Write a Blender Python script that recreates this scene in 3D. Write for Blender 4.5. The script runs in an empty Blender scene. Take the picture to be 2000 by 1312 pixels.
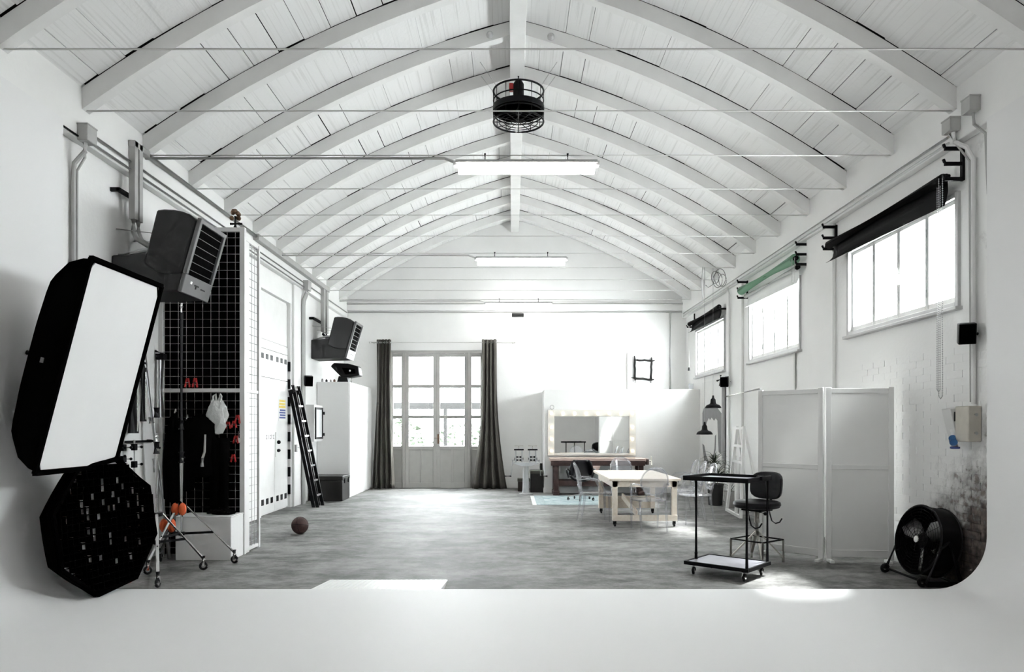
import bpy, math, random
from mathutils import Vector, Matrix, Euler
random.seed(7)
PI = math.pi
SC = bpy.context.scene
COL = SC.collection

# ------------------------------------------------------------------ camera
CAM_H = 1.5
cam_d = bpy.data.cameras.new('camera')
cam = bpy.data.objects.new('camera', cam_d)
COL.objects.link(cam)
cam.location = (0, 0, CAM_H)
cam.rotation_euler = (PI / 2, 0, 0)
cam_d.sensor_width = 36.0
cam_d.lens = 36.0 * 1400 / 2000
cam_d.shift_y = 179 / 2000
cam_d.clip_start = 0.05
cam_d.clip_end = 400
SC.camera = cam

# ------------------------------------------------------------------ light
SKY_STRENGTH = 18.0
SUN_STRENGTH = 16.0
TUBE_STRENGTH = 10.5
world = bpy.data.worlds.new('world')
SC.world = world
world.use_nodes = True
bg = world.node_tree.nodes['Background']
bg.inputs[0].default_value = (0.97, 0.985, 1.0, 1)
bg.inputs[1].default_value = SKY_STRENGTH
sun_d = bpy.data.lights.new('sun', 'SUN')
sun_d.energy = SUN_STRENGTH
sun_d.angle = math.radians(9)
sun_d.color = (1.0, 0.985, 0.96)
sun = bpy.data.objects.new('sun', sun_d)
COL.objects.link(sun)
sun.rotation_euler = Vector((-1.86, -0.92, -3.2)).to_track_quat('-Z', 'Y').to_euler()
SC.view_settings.view_transform = 'Standard'
SC.view_settings.look = 'None'
SC.view_settings.gamma = 1.0
SC.view_settings.exposure = 1.27
SC.view_settings.use_curve_mapping = False
SC.cycles.max_bounces = 8
SC.cycles.diffuse_bounces = 5
SC.cycles.glossy_bounces = 3
SC.cycles.use_adaptive_sampling = True
SC.cycles.adaptive_threshold = 0.06
SC.cycles.adaptive_min_samples = 30
SC.cycles.caustics_reflective = False
SC.cycles.caustics_refractive = False
SC.cycles.transparent_max_bounces = 14
SC.cycles.sample_clamp_indirect = 8
SC.cycles.use_denoising = True

# ------------------------------------------------------------------ materials
MATS = {}
def mat(name, col, rough=0.5, metal=0.0, var=0.0, vscale=4.0, bump=0.0, bscale=30.0, spec=0.5, emit=0.0, sheen=0.0):
    m = bpy.data.materials.new(name)
    m.use_nodes = True
    nt = m.node_tree
    b = nt.nodes['Principled BSDF']
    b.inputs['Base Color'].default_value = (*col, 1)
    b.inputs['Roughness'].default_value = rough
    b.inputs['Metallic'].default_value = metal
    b.inputs['Specular IOR Level'].default_value = spec
    if emit:
        b.inputs['Emission Color'].default_value = (*col, 1)
        b.inputs['Emission Strength'].default_value = emit
    if sheen:
        b.inputs['Sheen Weight'].default_value = sheen
    geo = nt.nodes.new('ShaderNodeNewGeometry')
    if var:
        n = nt.nodes.new('ShaderNodeTexNoise')
        n.inputs['Scale'].default_value = vscale
        n.inputs['Detail'].default_value = 5
        nt.links.new(geo.outputs['Position'], n.inputs['Vector'])
        r = nt.nodes.new('ShaderNodeMapRange')
        r.inputs['From Min'].default_value = 0.3
        r.inputs['From Max'].default_value = 0.7
        r.inputs['To Min'].default_value = 1 - var
        r.inputs['To Max'].default_value = 1 + var * 0.4
        nt.links.new(n.outputs['Fac'], r.inputs['Value'])
        mx = nt.nodes.new('ShaderNodeVectorMath')
        mx.operation = 'SCALE'
        mx.inputs[0].default_value = col
        nt.links.new(r.outputs['Result'], mx.inputs['Scale'])
        nt.links.new(mx.outputs[0], b.inputs['Base Color'])
    if bump:
        n2 = nt.nodes.new('ShaderNodeTexNoise')
        n2.inputs['Scale'].default_value = bscale
        n2.inputs['Detail'].default_value = 4
        nt.links.new(geo.outputs['Position'], n2.inputs['Vector'])
        bp = nt.nodes.new('ShaderNodeBump')
        bp.inputs['Strength'].default_value = bump
        bp.inputs['Distance'].default_value = 0.01
        nt.links.new(n2.outputs['Fac'], bp.inputs['Height'])
        nt.links.new(bp.outputs[0], b.inputs['Normal'])
    MATS[name] = m
    return m

def nodes_of(m):
    return m.node_tree, m.node_tree.nodes['Principled BSDF']

mat('white_paint', (0.86, 0.86, 0.85), 0.75, var=0.05, vscale=1.3, bump=0.25, bscale=14)
mat('ceiling_paint', (0.86, 0.86, 0.855), 0.8, var=0.05, vscale=2.0, bump=0.35, bscale=22)
mat('rib_paint', (0.85, 0.85, 0.84), 0.8, var=0.06, vscale=3.0, bump=0.2, bscale=18)
mat('cyc_paint', (0.82, 0.82, 0.82), 0.6, var=0.015, vscale=0.8)
mat('gap_dark', (0.012, 0.011, 0.011), 0.95, spec=0.1)
mat('white_metal', (0.82, 0.82, 0.81), 0.45, var=0.04, vscale=5)
mat('white_wood', (0.84, 0.84, 0.83), 0.5, var=0.03, vscale=6)
mat('mirror_frame', (0.66, 0.655, 0.63), 0.5, var=0.03, vscale=6)
mat('white_laminate', (0.86, 0.86, 0.855), 0.35, var=0.01)
mat('door_grey', (0.62, 0.62, 0.60), 0.5, var=0.06, vscale=6)
mat('door_paint', (0.40, 0.395, 0.375), 0.5, var=0.06, vscale=6)
mat('frame_grey', (0.50, 0.50, 0.50), 0.5, var=0.05, vscale=8)
mat('conduit_grey', (0.42, 0.42, 0.41), 0.5, var=0.08, vscale=8)
mat('conduit_white', (0.74, 0.74, 0.73), 0.5, var=0.06, vscale=8)
mat('black_metal', (0.004, 0.004, 0.005), 0.5, spec=0.16, var=0.1, vscale=9)
mat('black_fabric', (0.002, 0.002, 0.002), 1.0, var=0.1, vscale=14, spec=0.0)
mat('black_cloth', (0.003, 0.003, 0.003), 0.95, var=0.3, vscale=10, spec=0.03)
mat('black_plastic', (0.005, 0.005, 0.0055), 0.5, var=0.08, vscale=10, spec=0.25)
mat('black_leather', (0.005, 0.005, 0.007), 0.4, spec=0.3, var=0.1, vscale=20, bump=0.1, bscale=120)
mat('black_paper', (0.005, 0.005, 0.0055), 0.7, var=0.06, spec=0.2)
mat('green_paper', (0.22, 0.42, 0.28), 0.7, var=0.04)
mat('white_paper', (0.86, 0.87, 0.86), 0.8, var=0.02)
mat('heater_grey', (0.042, 0.042, 0.043), 0.5, var=0.04, vscale=6, spec=0.25)
mat('heater_trim', (0.13, 0.13, 0.133), 0.45, var=0.06, vscale=12)
mat('steel', (0.55, 0.55, 0.55), 0.3, metal=0.9, var=0.06, vscale=12)
mat('chrome', (0.80, 0.80, 0.80), 0.13, metal=1.0, var=0.03)
mat('dull_chrome', (0.50, 0.48, 0.44), 0.35, metal=0.85, var=0.1, vscale=12)
mat('rod_white', (0.78, 0.78, 0.76), 0.6, var=0.05)
mat('diffuser_fabric', (0.80, 0.80, 0.80), 0.9, var=0.02, vscale=3)
mat('octa_diffuser', (0.55, 0.55, 0.55), 0.9, var=0.02)
mat('orange', (0.62, 0.10, 0.025), 0.8, var=0.12, vscale=16)
mat('red', (0.45, 0.02, 0.02), 0.5, var=0.1)
mat('yellow_print', (0.80, 0.62, 0.12), 0.6, var=0.1, vscale=60)
mat('blue_print', (0.05, 0.08, 0.28), 0.6, var=0.1, vscale=60)
mat('blue_plastic', (0.03, 0.14, 0.38), 0.4, var=0.05)
mat('beige_plastic', (0.52, 0.49, 0.43), 0.55, var=0.08, vscale=14)
mat('ball_brown', (0.055, 0.025, 0.022), 0.7, var=0.2, vscale=16, bump=0.5, bscale=160)
mat('brass_brown', (0.16, 0.09, 0.05), 0.5, metal=0.3, var=0.4, vscale=40)
mat('pot_black', (0.015, 0.015, 0.015), 0.6, var=0.2, vscale=10)
mat('pot_grey', (0.38, 0.37, 0.36), 0.8, var=0.12, vscale=12)
mat('soil', (0.04, 0.03, 0.02), 1.0, var=0.4, vscale=40)
mat('leaf', (0.035, 0.05, 0.022), 0.45, var=0.4, vscale=7)
mat('foliage', (0.035, 0.05, 0.03), 0.8, var=0.4, vscale=4)
mat('outside_ground', (0.20, 0.20, 0.19), 0.9, var=0.1, vscale=2)
mat('outside_wall', (0.75, 0.74, 0.72), 0.9, var=0.06, vscale=2)
mat('outside_beam', (0.006, 0.006, 0.006), 0.8, var=0.2, vscale=6)
mat('red_brick_paint', (0.55, 0.18, 0.12), 0.9, var=0.2, vscale=8)
mat('bench_wood', (0.045, 0.020, 0.017), 0.55, var=0.45, vscale=12, bump=0.2, bscale=40)
mat('trunk_black', (0.012, 0.011, 0.010), 0.5, var=0.25, vscale=12)
mat('trunk_brown', (0.035, 0.022, 0.018), 0.6, var=0.3, vscale=12)
mat('trunk_lid', (0.10, 0.10, 0.085), 0.6, var=0.15, vscale=12)
mat('bag_plastic', (0.72, 0.73, 0.72), 0.4, var=0.08, vscale=20, bump=0.8, bscale=26)
mat('twig_black', (0.012, 0.011, 0.010), 0.8, var=0.4, vscale=30, bump=0.4, bscale=60)
mat('canvas', (0.80, 0.80, 0.79), 0.9, var=0.03)
mat('paint_grey', (0.22, 0.22, 0.225), 0.85, var=0.1, vscale=9)
mat('mill_grey', (0.46, 0.47, 0.48), 0.45, var=0.08, vscale=8)
mat('tray_grey', (0.30, 0.30, 0.34), 0.35, var=0.12, vscale=8)
mat('fan_blade', (0.22, 0.22, 0.22), 0.4, metal=0.5, var=0.1, vscale=10)
mat('lamp_white_inside', (0.8, 0.8, 0.78), 0.5)
mat('glass_white', (0.72, 0.74, 0.75), 0.3, var=0.04)
mat('ink_grey', (0.18, 0.18, 0.18), 0.8, var=0.1)

def emit_mat(name, col, strength):
    m = bpy.data.materials.new(name)
    m.use_nodes = True
    nt = m.node_tree
    nt.nodes.clear()
    o = nt.nodes.new('ShaderNodeOutputMaterial')
    e = nt.nodes.new('ShaderNodeEmission')
    e.inputs[0].default_value = (*col, 1)
    e.inputs[1].default_value = strength
    nt.links.new(e.outputs[0], o.inputs[0])
    MATS[name] = m
emit_mat('tube_light', (1.0, 0.985, 0.96), TUBE_STRENGTH)
emit_mat('bulb_light', (1.0, 0.88, 0.66), 2.2)
MATS['bulb_light'].cycles.emission_sampling = 'NONE'

def thin_glass(name, tint, ior, rough=0.02, haze=0.0, hazecol=(1, 1, 1)):
    m = bpy.data.materials.new(name)
    m.use_nodes = True
    nt = m.node_tree
    nt.nodes.clear()
    o = nt.nodes.new('ShaderNodeOutputMaterial')
    t = nt.nodes.new('ShaderNodeBsdfTransparent')
    t.inputs[0].default_value = (*tint, 1)
    g = nt.nodes.new('ShaderNodeBsdfGlossy')
    g.inputs['Roughness'].default_value = rough
    lw = nt.nodes.new('ShaderNodeLayerWeight')
    lw.inputs[0].default_value = 0.5
    pw = nt.nodes.new('ShaderNodeMath'); pw.operation = 'POWER'; pw.inputs[1].default_value = 5.0
    f = nt.nodes.new('ShaderNodeMath'); f.operation = 'MULTIPLY_ADD'
    f0 = ((ior - 1) / (ior + 1)) ** 2
    f.inputs[1].default_value = 0.8; f.inputs[2].default_value = f0
    nt.links.new(lw.outputs['Facing'], pw.inputs[0])
    nt.links.new(pw.outputs[0], f.inputs[0])
    mx = nt.nodes.new('ShaderNodeMixShader')
    nt.links.new(f.outputs[0], mx.inputs[0])
    src = t
    if haze:
        d = nt.nodes.new('ShaderNodeBsdfDiffuse')
        d.inputs[0].default_value = (*hazecol, 1)
        hm = nt.nodes.new('ShaderNodeMixShader')
        hm.inputs[0].default_value = haze
        nt.links.new(t.outputs[0], hm.inputs[1])
        nt.links.new(d.outputs[0], hm.inputs[2])
        src = hm
    nt.links.new(src.outputs[0], mx.inputs[1])
    nt.links.new(g.outputs[0], mx.inputs[2])
    nt.links.new(mx.outputs[0], o.inputs[0])
    MATS[name] = m
thin_glass('pane_glass', (0.96, 0.98, 0.98), 1.45)
thin_glass('ghost_plastic', (0.94, 0.945, 0.96), 1.5, 0.03, 0.13, (0.86, 0.87, 0.90))

def translucent(name, col, amount):
    m = mat(name, col, 0.9, var=0.02)
    nt, b = nodes_of(m)
    t = nt.nodes.new('ShaderNodeBsdfTranslucent'); t.inputs[0].default_value = (*col, 1)
    mx = nt.nodes.new('ShaderNodeMixShader'); mx.inputs[0].default_value = amount
    out = nt.nodes['Material Output']
    nt.links.new(b.outputs[0], mx.inputs[1]); nt.links.new(t.outputs[0], mx.inputs[2]); nt.links.new(mx.outputs[0], out.inputs[0])
translucent('screen_fabric', (0.90, 0.90, 0.89), 0.15)
mat('mirror_glass', (0.93, 0.94, 0.93), 0.01, metal=1.0)

def streaks():
    nt, b = nodes_of(MATS['ceiling_paint'])
    geo = nt.nodes['Geometry']
    mp = nt.nodes.new('ShaderNodeMapping'); mp.inputs['Scale'].default_value = (44, 0.8, 12)
    nt.links.new(geo.outputs['Position'], mp.inputs[0])
    n = nt.nodes.new('ShaderNodeTexNoise'); n.inputs['Scale'].default_value = 1.0; n.inputs['Detail'].default_value = 3
    nt.links.new(mp.outputs[0], n.inputs['Vector'])
    r = nt.nodes.new('ShaderNodeValToRGB')
    r.color_ramp.elements[0].position = 0.27; r.color_ramp.elements[0].color = (0.73, 0.73, 0.72, 1)
    r.color_ramp.elements[1].position = 0.46; r.color_ramp.elements[1].color = (0.87, 0.87, 0.865, 1)
    nt.links.new(n.outputs['Fac'], r.inputs[0])
    nt.links.new(r.outputs[0], b.inputs['Base Color'])
streaks()
def concrete():
    m = mat('concrete', (0.3, 0.3, 0.3), 0.5)
    nt, b = nodes_of(m)
    geo = nt.nodes['Geometry']
    def noise(scale, detail, stretch=(1, 1, 1), rough=0.6):
        mp = nt.nodes.new('ShaderNodeMapping')
        mp.inputs['Scale'].default_value = stretch
        nt.links.new(geo.outputs['Position'], mp.inputs[0])
        n = nt.nodes.new('ShaderNodeTexNoise')
        n.inputs['Scale'].default_value = scale
        n.inputs['Detail'].default_value = detail
        n.inputs['Roughness'].default_value = rough
        nt.links.new(mp.outputs[0], n.inputs['Vector'])
        return n
    a = noise(0.9, 6, (1, 1.4, 1), 0.65)
    c = noise(5.0, 10, (0.8, 1.15, 1), 0.8)
    r1 = nt.nodes.new('ShaderNodeValToRGB')
    r1.color_ramp.elements[0].position = 0.42
    r1.color_ramp.elements[0].color = (0.062, 0.0615, 0.06, 1)
    r1.color_ramp.elements[1].position = 0.60
    r1.color_ramp.elements[1].color = (0.30, 0.298, 0.29, 1)
    mixn = nt.nodes.new('ShaderNodeMath'); mixn.operation = 'MULTIPLY_ADD'
    mixn.inputs[1].default_value = 0.55
    half = nt.nodes.new('ShaderNodeMath'); half.operation = 'MULTIPLY'; half.inputs[1].default_value = 0.45
    nt.links.new(a.outputs['Fac'], half.inputs[0])
    nt.links.new(c.outputs['Fac'], mixn.inputs[0])
    nt.links.new(half.outputs[0], mixn.inputs[2])
    nt.links.new(mixn.outputs[0], r1.inputs[0])
    # fine dark cracks
    v = nt.nodes.new('ShaderNodeTexVoronoi'); v.feature = 'DISTANCE_TO_EDGE'
    v.inputs['Scale'].default_value = 0.55
    wob = nt.nodes.new('ShaderNodeVectorMath'); wob.operation = 'ADD'
    nt.links.new(geo.outputs['Position'], wob.inputs[0])
    nt.links.new(c.outputs['Color'], wob.inputs[1])
    nt.links.new(wob.outputs[0], v.inputs['Vector'])
    cr = nt.nodes.new('ShaderNodeMapRange')
    cr.inputs['From Min'].default_value = 0.0
    cr.inputs['From Max'].default_value = 0.008
    cr.inputs['To Min'].default_value = 0.55
    cr.inputs['To Max'].default_value = 1.0
    nt.links.new(v.outputs['Distance'], cr.inputs['Value'])
    sc = nt.nodes.new('ShaderNodeVectorMath'); sc.operation = 'SCALE'
    nt.links.new(r1.outputs[0], sc.inputs[0])
    nt.links.new(cr.outputs[0], sc.inputs['Scale'])
    nt.links.new(sc.outputs[0], b.inputs['Base Color'])
    rr = nt.nodes.new('ShaderNodeMapRange')
    rr.inputs['To Min'].default_value = 0.5
    rr.inputs['To Max'].default_value = 0.85
    nt.links.new(c.outputs['Fac'], rr.inputs['Value'])
    nt.links.new(rr.outputs[0], b.inputs['Roughness'])
    bp = nt.nodes.new('ShaderNodeBump')
    bp.inputs['Strength'].default_value = 0.25
    bp.inputs['Distance'].default_value = 0.006
    nt.links.new(c.outputs['Fac'], bp.inputs['Height'])
    nt.links.new(bp.outputs[0], b.inputs['Normal'])
concrete()

def peeling():
    # whitewashed brick; bare brick and soot low down at the near end
    m = mat('peeling_brick', (0.86, 0.86, 0.85), 0.8, bump=0.3, bscale=26)
    nt, b = nodes_of(m)
    geo = nt.nodes['Geometry']
    sep = nt.nodes.new('ShaderNodeSeparateXYZ')
    nt.links.new(geo.outputs['Position'], sep.inputs[0])
    n = nt.nodes.new('ShaderNodeTexNoise'); n.inputs['Scale'].default_value = 2.6; n.inputs['Detail'].default_value = 8
    n.inputs['Roughness'].default_value = 0.7
    nt.links.new(geo.outputs['Position'], n.inputs['Vector'])
    n3 = nt.nodes.new('ShaderNodeTexNoise'); n3.inputs['Scale'].default_value = 16; n3.inputs['Detail'].default_value = 6
    nt.links.new(geo.outputs['Position'], n3.inputs['Vector'])
    def mr(src, a, c, lo, hi):
        r = nt.nodes.new('ShaderNodeMapRange')
        r.inputs['From Min'].default_value = a; r.inputs['From Max'].default_value = c
        r.inputs['To Min'].default_value = lo; r.inputs['To Max'].default_value = hi
        nt.links.new(src, r.inputs['Value'])
        return r.outputs[0]
    def mth(op, x, y):
        q = nt.nodes.new('ShaderNodeMath'); q.operation = op; q.use_clamp = False
        for i, s in enumerate((x, y)):
            if isinstance(s, (int, float)): q.inputs[i].default_value = s
            else: nt.links.new(s, q.inputs[i])
        return q.outputs[0]
    hz = mr(sep.outputs['Z'], 0.0, 1.9, 0.74, 0.0)
    hy = mr(sep.outputs['Y'], 6.3, 8.2, 0.14, -0.5)
    w = mth('ADD', mth('ADD', n.outputs['Fac'], hz), hy)
    grime = mr(w, 0.66, 1.05, 0.0, 1.0)
    bare = mr(mth('ADD', mth('MULTIPLY', n3.outputs['Fac'], 0.55), mth('MULTIPLY', w, 0.55)), 0.76, 0.86, 0.0, 0.85)
    brick = nt.nodes.new('ShaderNodeValToRGB')
    brick.color_ramp.elements[0].position = 0.35
    brick.color_ramp.elements[0].color = (0.030, 0.025, 0.023, 1)
    brick.color_ramp.elements[1].position = 0.65
    brick.color_ramp.elements[1].color = (0.15, 0.115, 0.10, 1)
    nt.links.new(n3.outputs['Fac'], brick.inputs[0])
    m1 = nt.nodes.new('ShaderNodeMix'); m1.data_type = 'RGBA'
    m1.inputs['A'].default_value = (0.86, 0.86, 0.85, 1)
    m1.inputs['B'].default_value = (0.13, 0.125, 0.12, 1)
    nt.links.new(grime, m1.inputs['Factor'])
    m2 = nt.nodes.new('ShaderNodeMix'); m2.data_type = 'RGBA'
    nt.links.new(bare, m2.inputs['Factor'])
    nt.links.new(m1.outputs['Result'], m2.inputs['A'])
    nt.links.new(brick.outputs[0], m2.inputs['B'])
    nt.links.new(m2.outputs['Result'], b.inputs['Base Color'])
peeling()

def grain(name, c0, c1, stretch, scale=6, rough=0.5):
    m = mat(name, c0, rough)
    nt, b = nodes_of(m)
    geo = nt.nodes['Geometry']
    mp = nt.nodes.new('ShaderNodeMapping'); mp.inputs['Scale'].default_value = stretch
    nt.links.new(geo.outputs['Position'], mp.inputs[0])
    n = nt.nodes.new('ShaderNodeTexNoise'); n.inputs['Scale'].default_value = scale; n.inputs['Detail'].default_value = 6
    nt.links.new(mp.outputs[0], n.inputs['Vector'])
    r = nt.nodes.new('ShaderNodeValToRGB')
    r.color_ramp.elements[0].position = 0.35; r.color_ramp.elements[0].color = (*c0, 1)
    r.color_ramp.elements[1].position = 0.7; r.color_ramp.elements[1].color = (*c1, 1)
    nt.links.new(n.outputs['Fac'], r.inputs[0])
    nt.links.new(r.outputs[0], b.inputs['Base Color'])
grain('birch', (0.80, 0.71, 0.60), (0.87, 0.80, 0.71), (8, 1, 8), 4)
grain('bench_top', (0.34, 0.24, 0.21), (0.55, 0.44, 0.40), (1, 8, 8), 5, 0.4)
grain('curtain_cloth', (0.066, 0.061, 0.053), (0.092, 0.086, 0.075), (40, 40, 1), 6, 0.9)
grain('rug_weave', (0.20, 0.30, 0.33), (0.62, 0.68, 0.68), (1, 2.2, 1), 5, 0.95)
grain('rug_border', (0.24, 0.31, 0.33), (0.42, 0.48, 0.49), (2, 2.2, 1), 9, 0.95)

# ------------------------------------------------------------------ helpers
WLOC = {}
ZV = Vector((0, 0, 1))
def frame_of(d):
    d = Vector(d).normalized()
    up = ZV if abs(d.z) < 0.95 else Vector((1, 0, 0))
    a = d.cross(up).normalized()
    return a, a.cross(d).normalized(), d

class MB:
    def __init__(self):
        self.v = []; self.f = []
    def add(self, vs, fs):
        o = len(self.v)
        self.v += [tuple(x) for x in vs]
        self.f += [[i + o for i in f] for f in fs]
        return self
    def box(self, x0, x1, y0, y1, z0, z1):
        vs = [(x, y, z) for z in (z0, z1) for y in (y0, y1) for x in (x0, x1)]
        return self.add(vs, [(0, 2, 3, 1), (4, 5, 7, 6), (0, 1, 5, 4), (1, 3, 7, 5), (3, 2, 6, 7), (2, 0, 4, 6)])
    def obox(self, c, h, R=None):
        R = R or Matrix.Identity(3)
        c = Vector(c)
        vs = [c + R @ Vector((x * h[0], y * h[1], z * h[2])) for z in (-1, 1) for y in (-1, 1) for x in (-1, 1)]
        return self.add(vs, [(0, 2, 3, 1), (4, 5, 7, 6), (0, 1, 5, 4), (1, 3, 7, 5), (3, 2, 6, 7), (2, 0, 4, 6)])
    def bar(self, p0, p1, w, h=None):
        h = h or w
        p0 = Vector(p0); p1 = Vector(p1)
        a, b, d = frame_of(p1 - p0)
        vs = [p + a * (sx * w / 2) + b * (sy * h / 2) for p in (p0, p1) for sy in (-1, 1) for sx in (-1, 1)]
        return self.add(vs, [(0, 1, 3, 2), (4, 6, 7, 5), (0, 4, 5, 1), (1, 5, 7, 3), (3, 7, 6, 2), (2, 6, 4, 0)])
    def tube(self, pts, r, n=8, closed=False):
        pts = [Vector(p) for p in pts]
        k = len(pts)
        rs = r if isinstance(r, (list, tuple)) else [r] * k
        ring = []
        prev = None
        for i, p in enumerate(pts):
            if closed:
                d = pts[(i + 1) % k] - pts[i - 1]
            else:
                d = pts[min(i + 1, k - 1)] - pts[max(i - 1, 0)]
            d.normalize()
            if prev is None:
                a, b, _ = frame_of(d)
            else:
                a = (prev - d * prev.dot(d))
                a = a.normalized() if a.length > 1e-6 else frame_of(d)[0]
                b = a.cross(d).normalized() * -1
                b = d.cross(a).normalized()
            prev = a
            ring.append([p + (a * math.cos(t) + b * math.sin(t)) * rs[i] for t in [2 * PI * j / n for j in range(n)]])
        return self.loft(ring, close_path=closed, caps=not closed)
    def cyl(self, p0, p1, r0, r1=None, n=12):
        return self.tube([p0, p1], [r0, r0 if r1 is None else r1], n)
    def loft(self, rings, close_path=False, caps=True, close_ring=True):
        n = len(rings[0]); vs = []; fs = []
        for r in rings: vs += [tuple(p) for p in r]
        m = len(rings)
        for i in range(m if close_path else m - 1):
            j = (i + 1) % m
            for k in range(n if close_ring else n - 1):
                l = (k + 1) % n
                fs.append((i * n + k, i * n + l, j * n + l, j * n + k))
        if caps and not close_path:
            fs.append(tuple(range(n - 1, -1, -1)))
            fs.append(tuple(range((m - 1) * n, m * n)))
        return self.add(vs, fs)
    def lathe(self, prof, c=(0, 0, 0), axis=(0, 0, 1), n=24, caps=True):
        c = Vector(c); a, b, d = frame_of(axis)
        rings = [[c + d * h + (a * math.cos(t) + b * math.sin(t)) * max(r, 1e-4) for t in [2 * PI * j / n for j in range(n)]] for r, h in prof]
        return self.loft(rings, caps=caps)
    def torus(self, c, R, r, axis=(0, 0, 1), n=32, m=8):
        c = Vector(c); a, b, d = frame_of(axis)
        pts = [c + (a * math.cos(t) + b * math.sin(t)) * R for t in [2 * PI * j / n for j in range(n)]]
        return self.tube(pts, r, m, closed=True)
    def sphere(self, c, r, nu=16, nv=10, s=(1, 1, 1)):
        c = Vector(c)
        rings = []
        for i in range(nv + 1):
            ph = -PI / 2 + PI * i / nv
            rr = max(math.cos(ph), 1e-3)
            rings.append([c + Vector((r * s[0] * rr * math.cos(t), r * s[1] * rr * math.sin(t), r * s[2] * math.sin(ph))) for t in [2 * PI * j / nu for j in range(nu)]])
        return self.loft(rings)
    def prism(self, poly, axis, a0, a1):
        def P(u, w, a):
            return (a, u, w) if axis == 'x' else ((u, a, w) if axis == 'y' else (u, w, a))
        n = len(poly)
        vs = [P(u, w, a0) for u, w in poly] + [P(u, w, a1) for u, w in poly]
        fs = [tuple(range(n - 1, -1, -1)), tuple(range(n, 2 * n))]
        fs += [(i, (i + 1) % n, n + (i + 1) % n, n + i) for i in range(n)]
        return self.add(vs, fs)
    def mesh(self, name, m, smooth=True):
        me = bpy.data.meshes.new(name)
        me.from_pydata(self.v, [], self.f)
        me.update()
        import bmesh
        bm = bmesh.new(); bm.from_mesh(me)
        bmesh.ops.recalc_face_normals(bm, faces=bm.faces)
        bm.to_mesh(me); bm.free()
        if smooth:
            me.shade_smooth()
            me.set_sharp_from_angle(angle=math.radians(38))
        me.materials.append(MATS[m])
        return me
    def build(self, name, m, parent=None, bevel=0.0, local=False, smooth=True, solid=0.0):
        if parent is not None and not local:
            o = WLOC[parent.name]
            self.v = [(x - o[0], y - o[1], z - o[2]) for x, y, z in self.v]
        me = self.mesh(name, m, smooth)
        ob = bpy.data.objects.new(name, me)
        COL.objects.link(ob)
        if parent is not None:
            ob.parent = parent
            WLOC[ob.name] = WLOC[parent.name]
        else:
            WLOC[ob.name] = (0, 0, 0)
        if solid:
            s = ob.modifiers.new('solid', 'SOLIDIFY'); s.thickness = solid; s.offset = 0
        if bevel:
            b = ob.modifiers.new('bevel', 'BEVEL'); b.width = bevel; b.segments = 2; b.limit_method = 'ANGLE'
            b.angle_limit = math.radians(40)
        return ob

def empty(name, loc=(0, 0, 0), rz=0.0):
    o = bpy.data.objects.new(name, None)
    COL.objects.link(o)
    o.empty_display_size = 0.1
    o.location = loc; o.rotation_euler = (0, 0, rz)
    WLOC[o.name] = tuple(loc)
    return o
def tag(o, label, cat, group=None, kind=None):
    o['label'] = label; o['category'] = cat
    if group: o['group'] = group
    if kind: o['kind'] = kind
    return o
def thing(name, label, cat, loc=(0, 0, 0), rz=0.0, group=None):
    return tag(empty(name, loc, rz), label, cat, group)
def struct(o, label=None):
    o['kind'] = 'structure'
    if label: o['label'] = label
    return o
def copy_tree(o, parent=None):
    c = o.copy(); COL.objects.link(c)
    c.parent = parent
    WLOC[c.name] = (0, 0, 0)
    for ch in list(o.children):
        copy_tree(ch, c)
    return c
def relabel(o, label):
    o['label'] = label
    return o
def rot2(x, y, a):
    return x * math.cos(a) - y * math.sin(a), x * math.sin(a) + y * math.cos(a)

# ------------------------------------------------------------------ the hall
XL, XR = -4.18, 4.32          # side walls
YB, YF = 17.8, -3.0           # far wall, wall behind the camera
RX, RZ0, RZ1 = 0.07, 4.70, 6.65
HALF = XR - RX
TH0, TH1 = math.radians(14.6), math.radians(35.6)
RAD = HALF / (math.sin(TH1) - math.sin(TH0))
def arc(t, off=0.0):
    """t in -1..1 across the vault; returns x, z, slope angle"""
    s = 1 if t >= 0 else -1
    th = TH0 + abs(t) * (TH1 - TH0)
    R = RAD + off
    x = RAD * (math.sin(th) - math.sin(TH0)) + off * math.sin(th)
    z = RZ1 - RAD * (math.cos(TH0) - math.cos(th)) + off * math.cos(th)
    if abs(t) < 1e-6: x = 0
    return RX + s * x, z, -s * th
N_ARC = 40
def arc_line(off=0.0):
    return [arc(-1 + 2 * i / N_ARC, off)[:2] for i in range(N_ARC + 1)]

o = MB().box(XL - 0.4, XR + 0.4, YF - 0.2, YB + 0.3, -0.15, 0).build('floor', 'concrete')
struct(o, 'worn grey concrete floor of the hall')

# left wall with shallow door recess
DY0, DY1, DZ = 11.95, 13.53, 3.84
m = MB()
m.box(XL - 0.3, XL, YF, DY0, 0, 4.9).box(XL - 0.3, XL, DY1, YB, 0, 4.9).box(XL - 0.3, XL, DY0, DY1, DZ, 4.9)
m.box(XL - 0.3, XL - 0.08, DY0, DY1, 0, DZ)
struct(m.build('wall_left', 'white_paint'), 'white painted long side wall with a recessed service door')
# right wall with three windows
WINS = [(6.90, 9.20), (10.70, 13.00), (14.50, 16.80)]
WZ0, WZ1 = 2.67, 3.78
m = MB()
m.box(XR, XR + 0.3, YF, YB, 0, WZ0).box(XR, XR + 0.3, YF, YB, WZ1, 4.9)
ys = [YF] + [y for w in WINS for y in w] + [YB]
for i in range(0, len(ys), 2):
    m.box(XR, XR + 0.3, ys[i], ys[i + 1], WZ0, WZ1)
wall_right = struct(m.build('wall_right', 'peeling_brick'), 'whitewashed brick side wall with three high windows')
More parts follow.
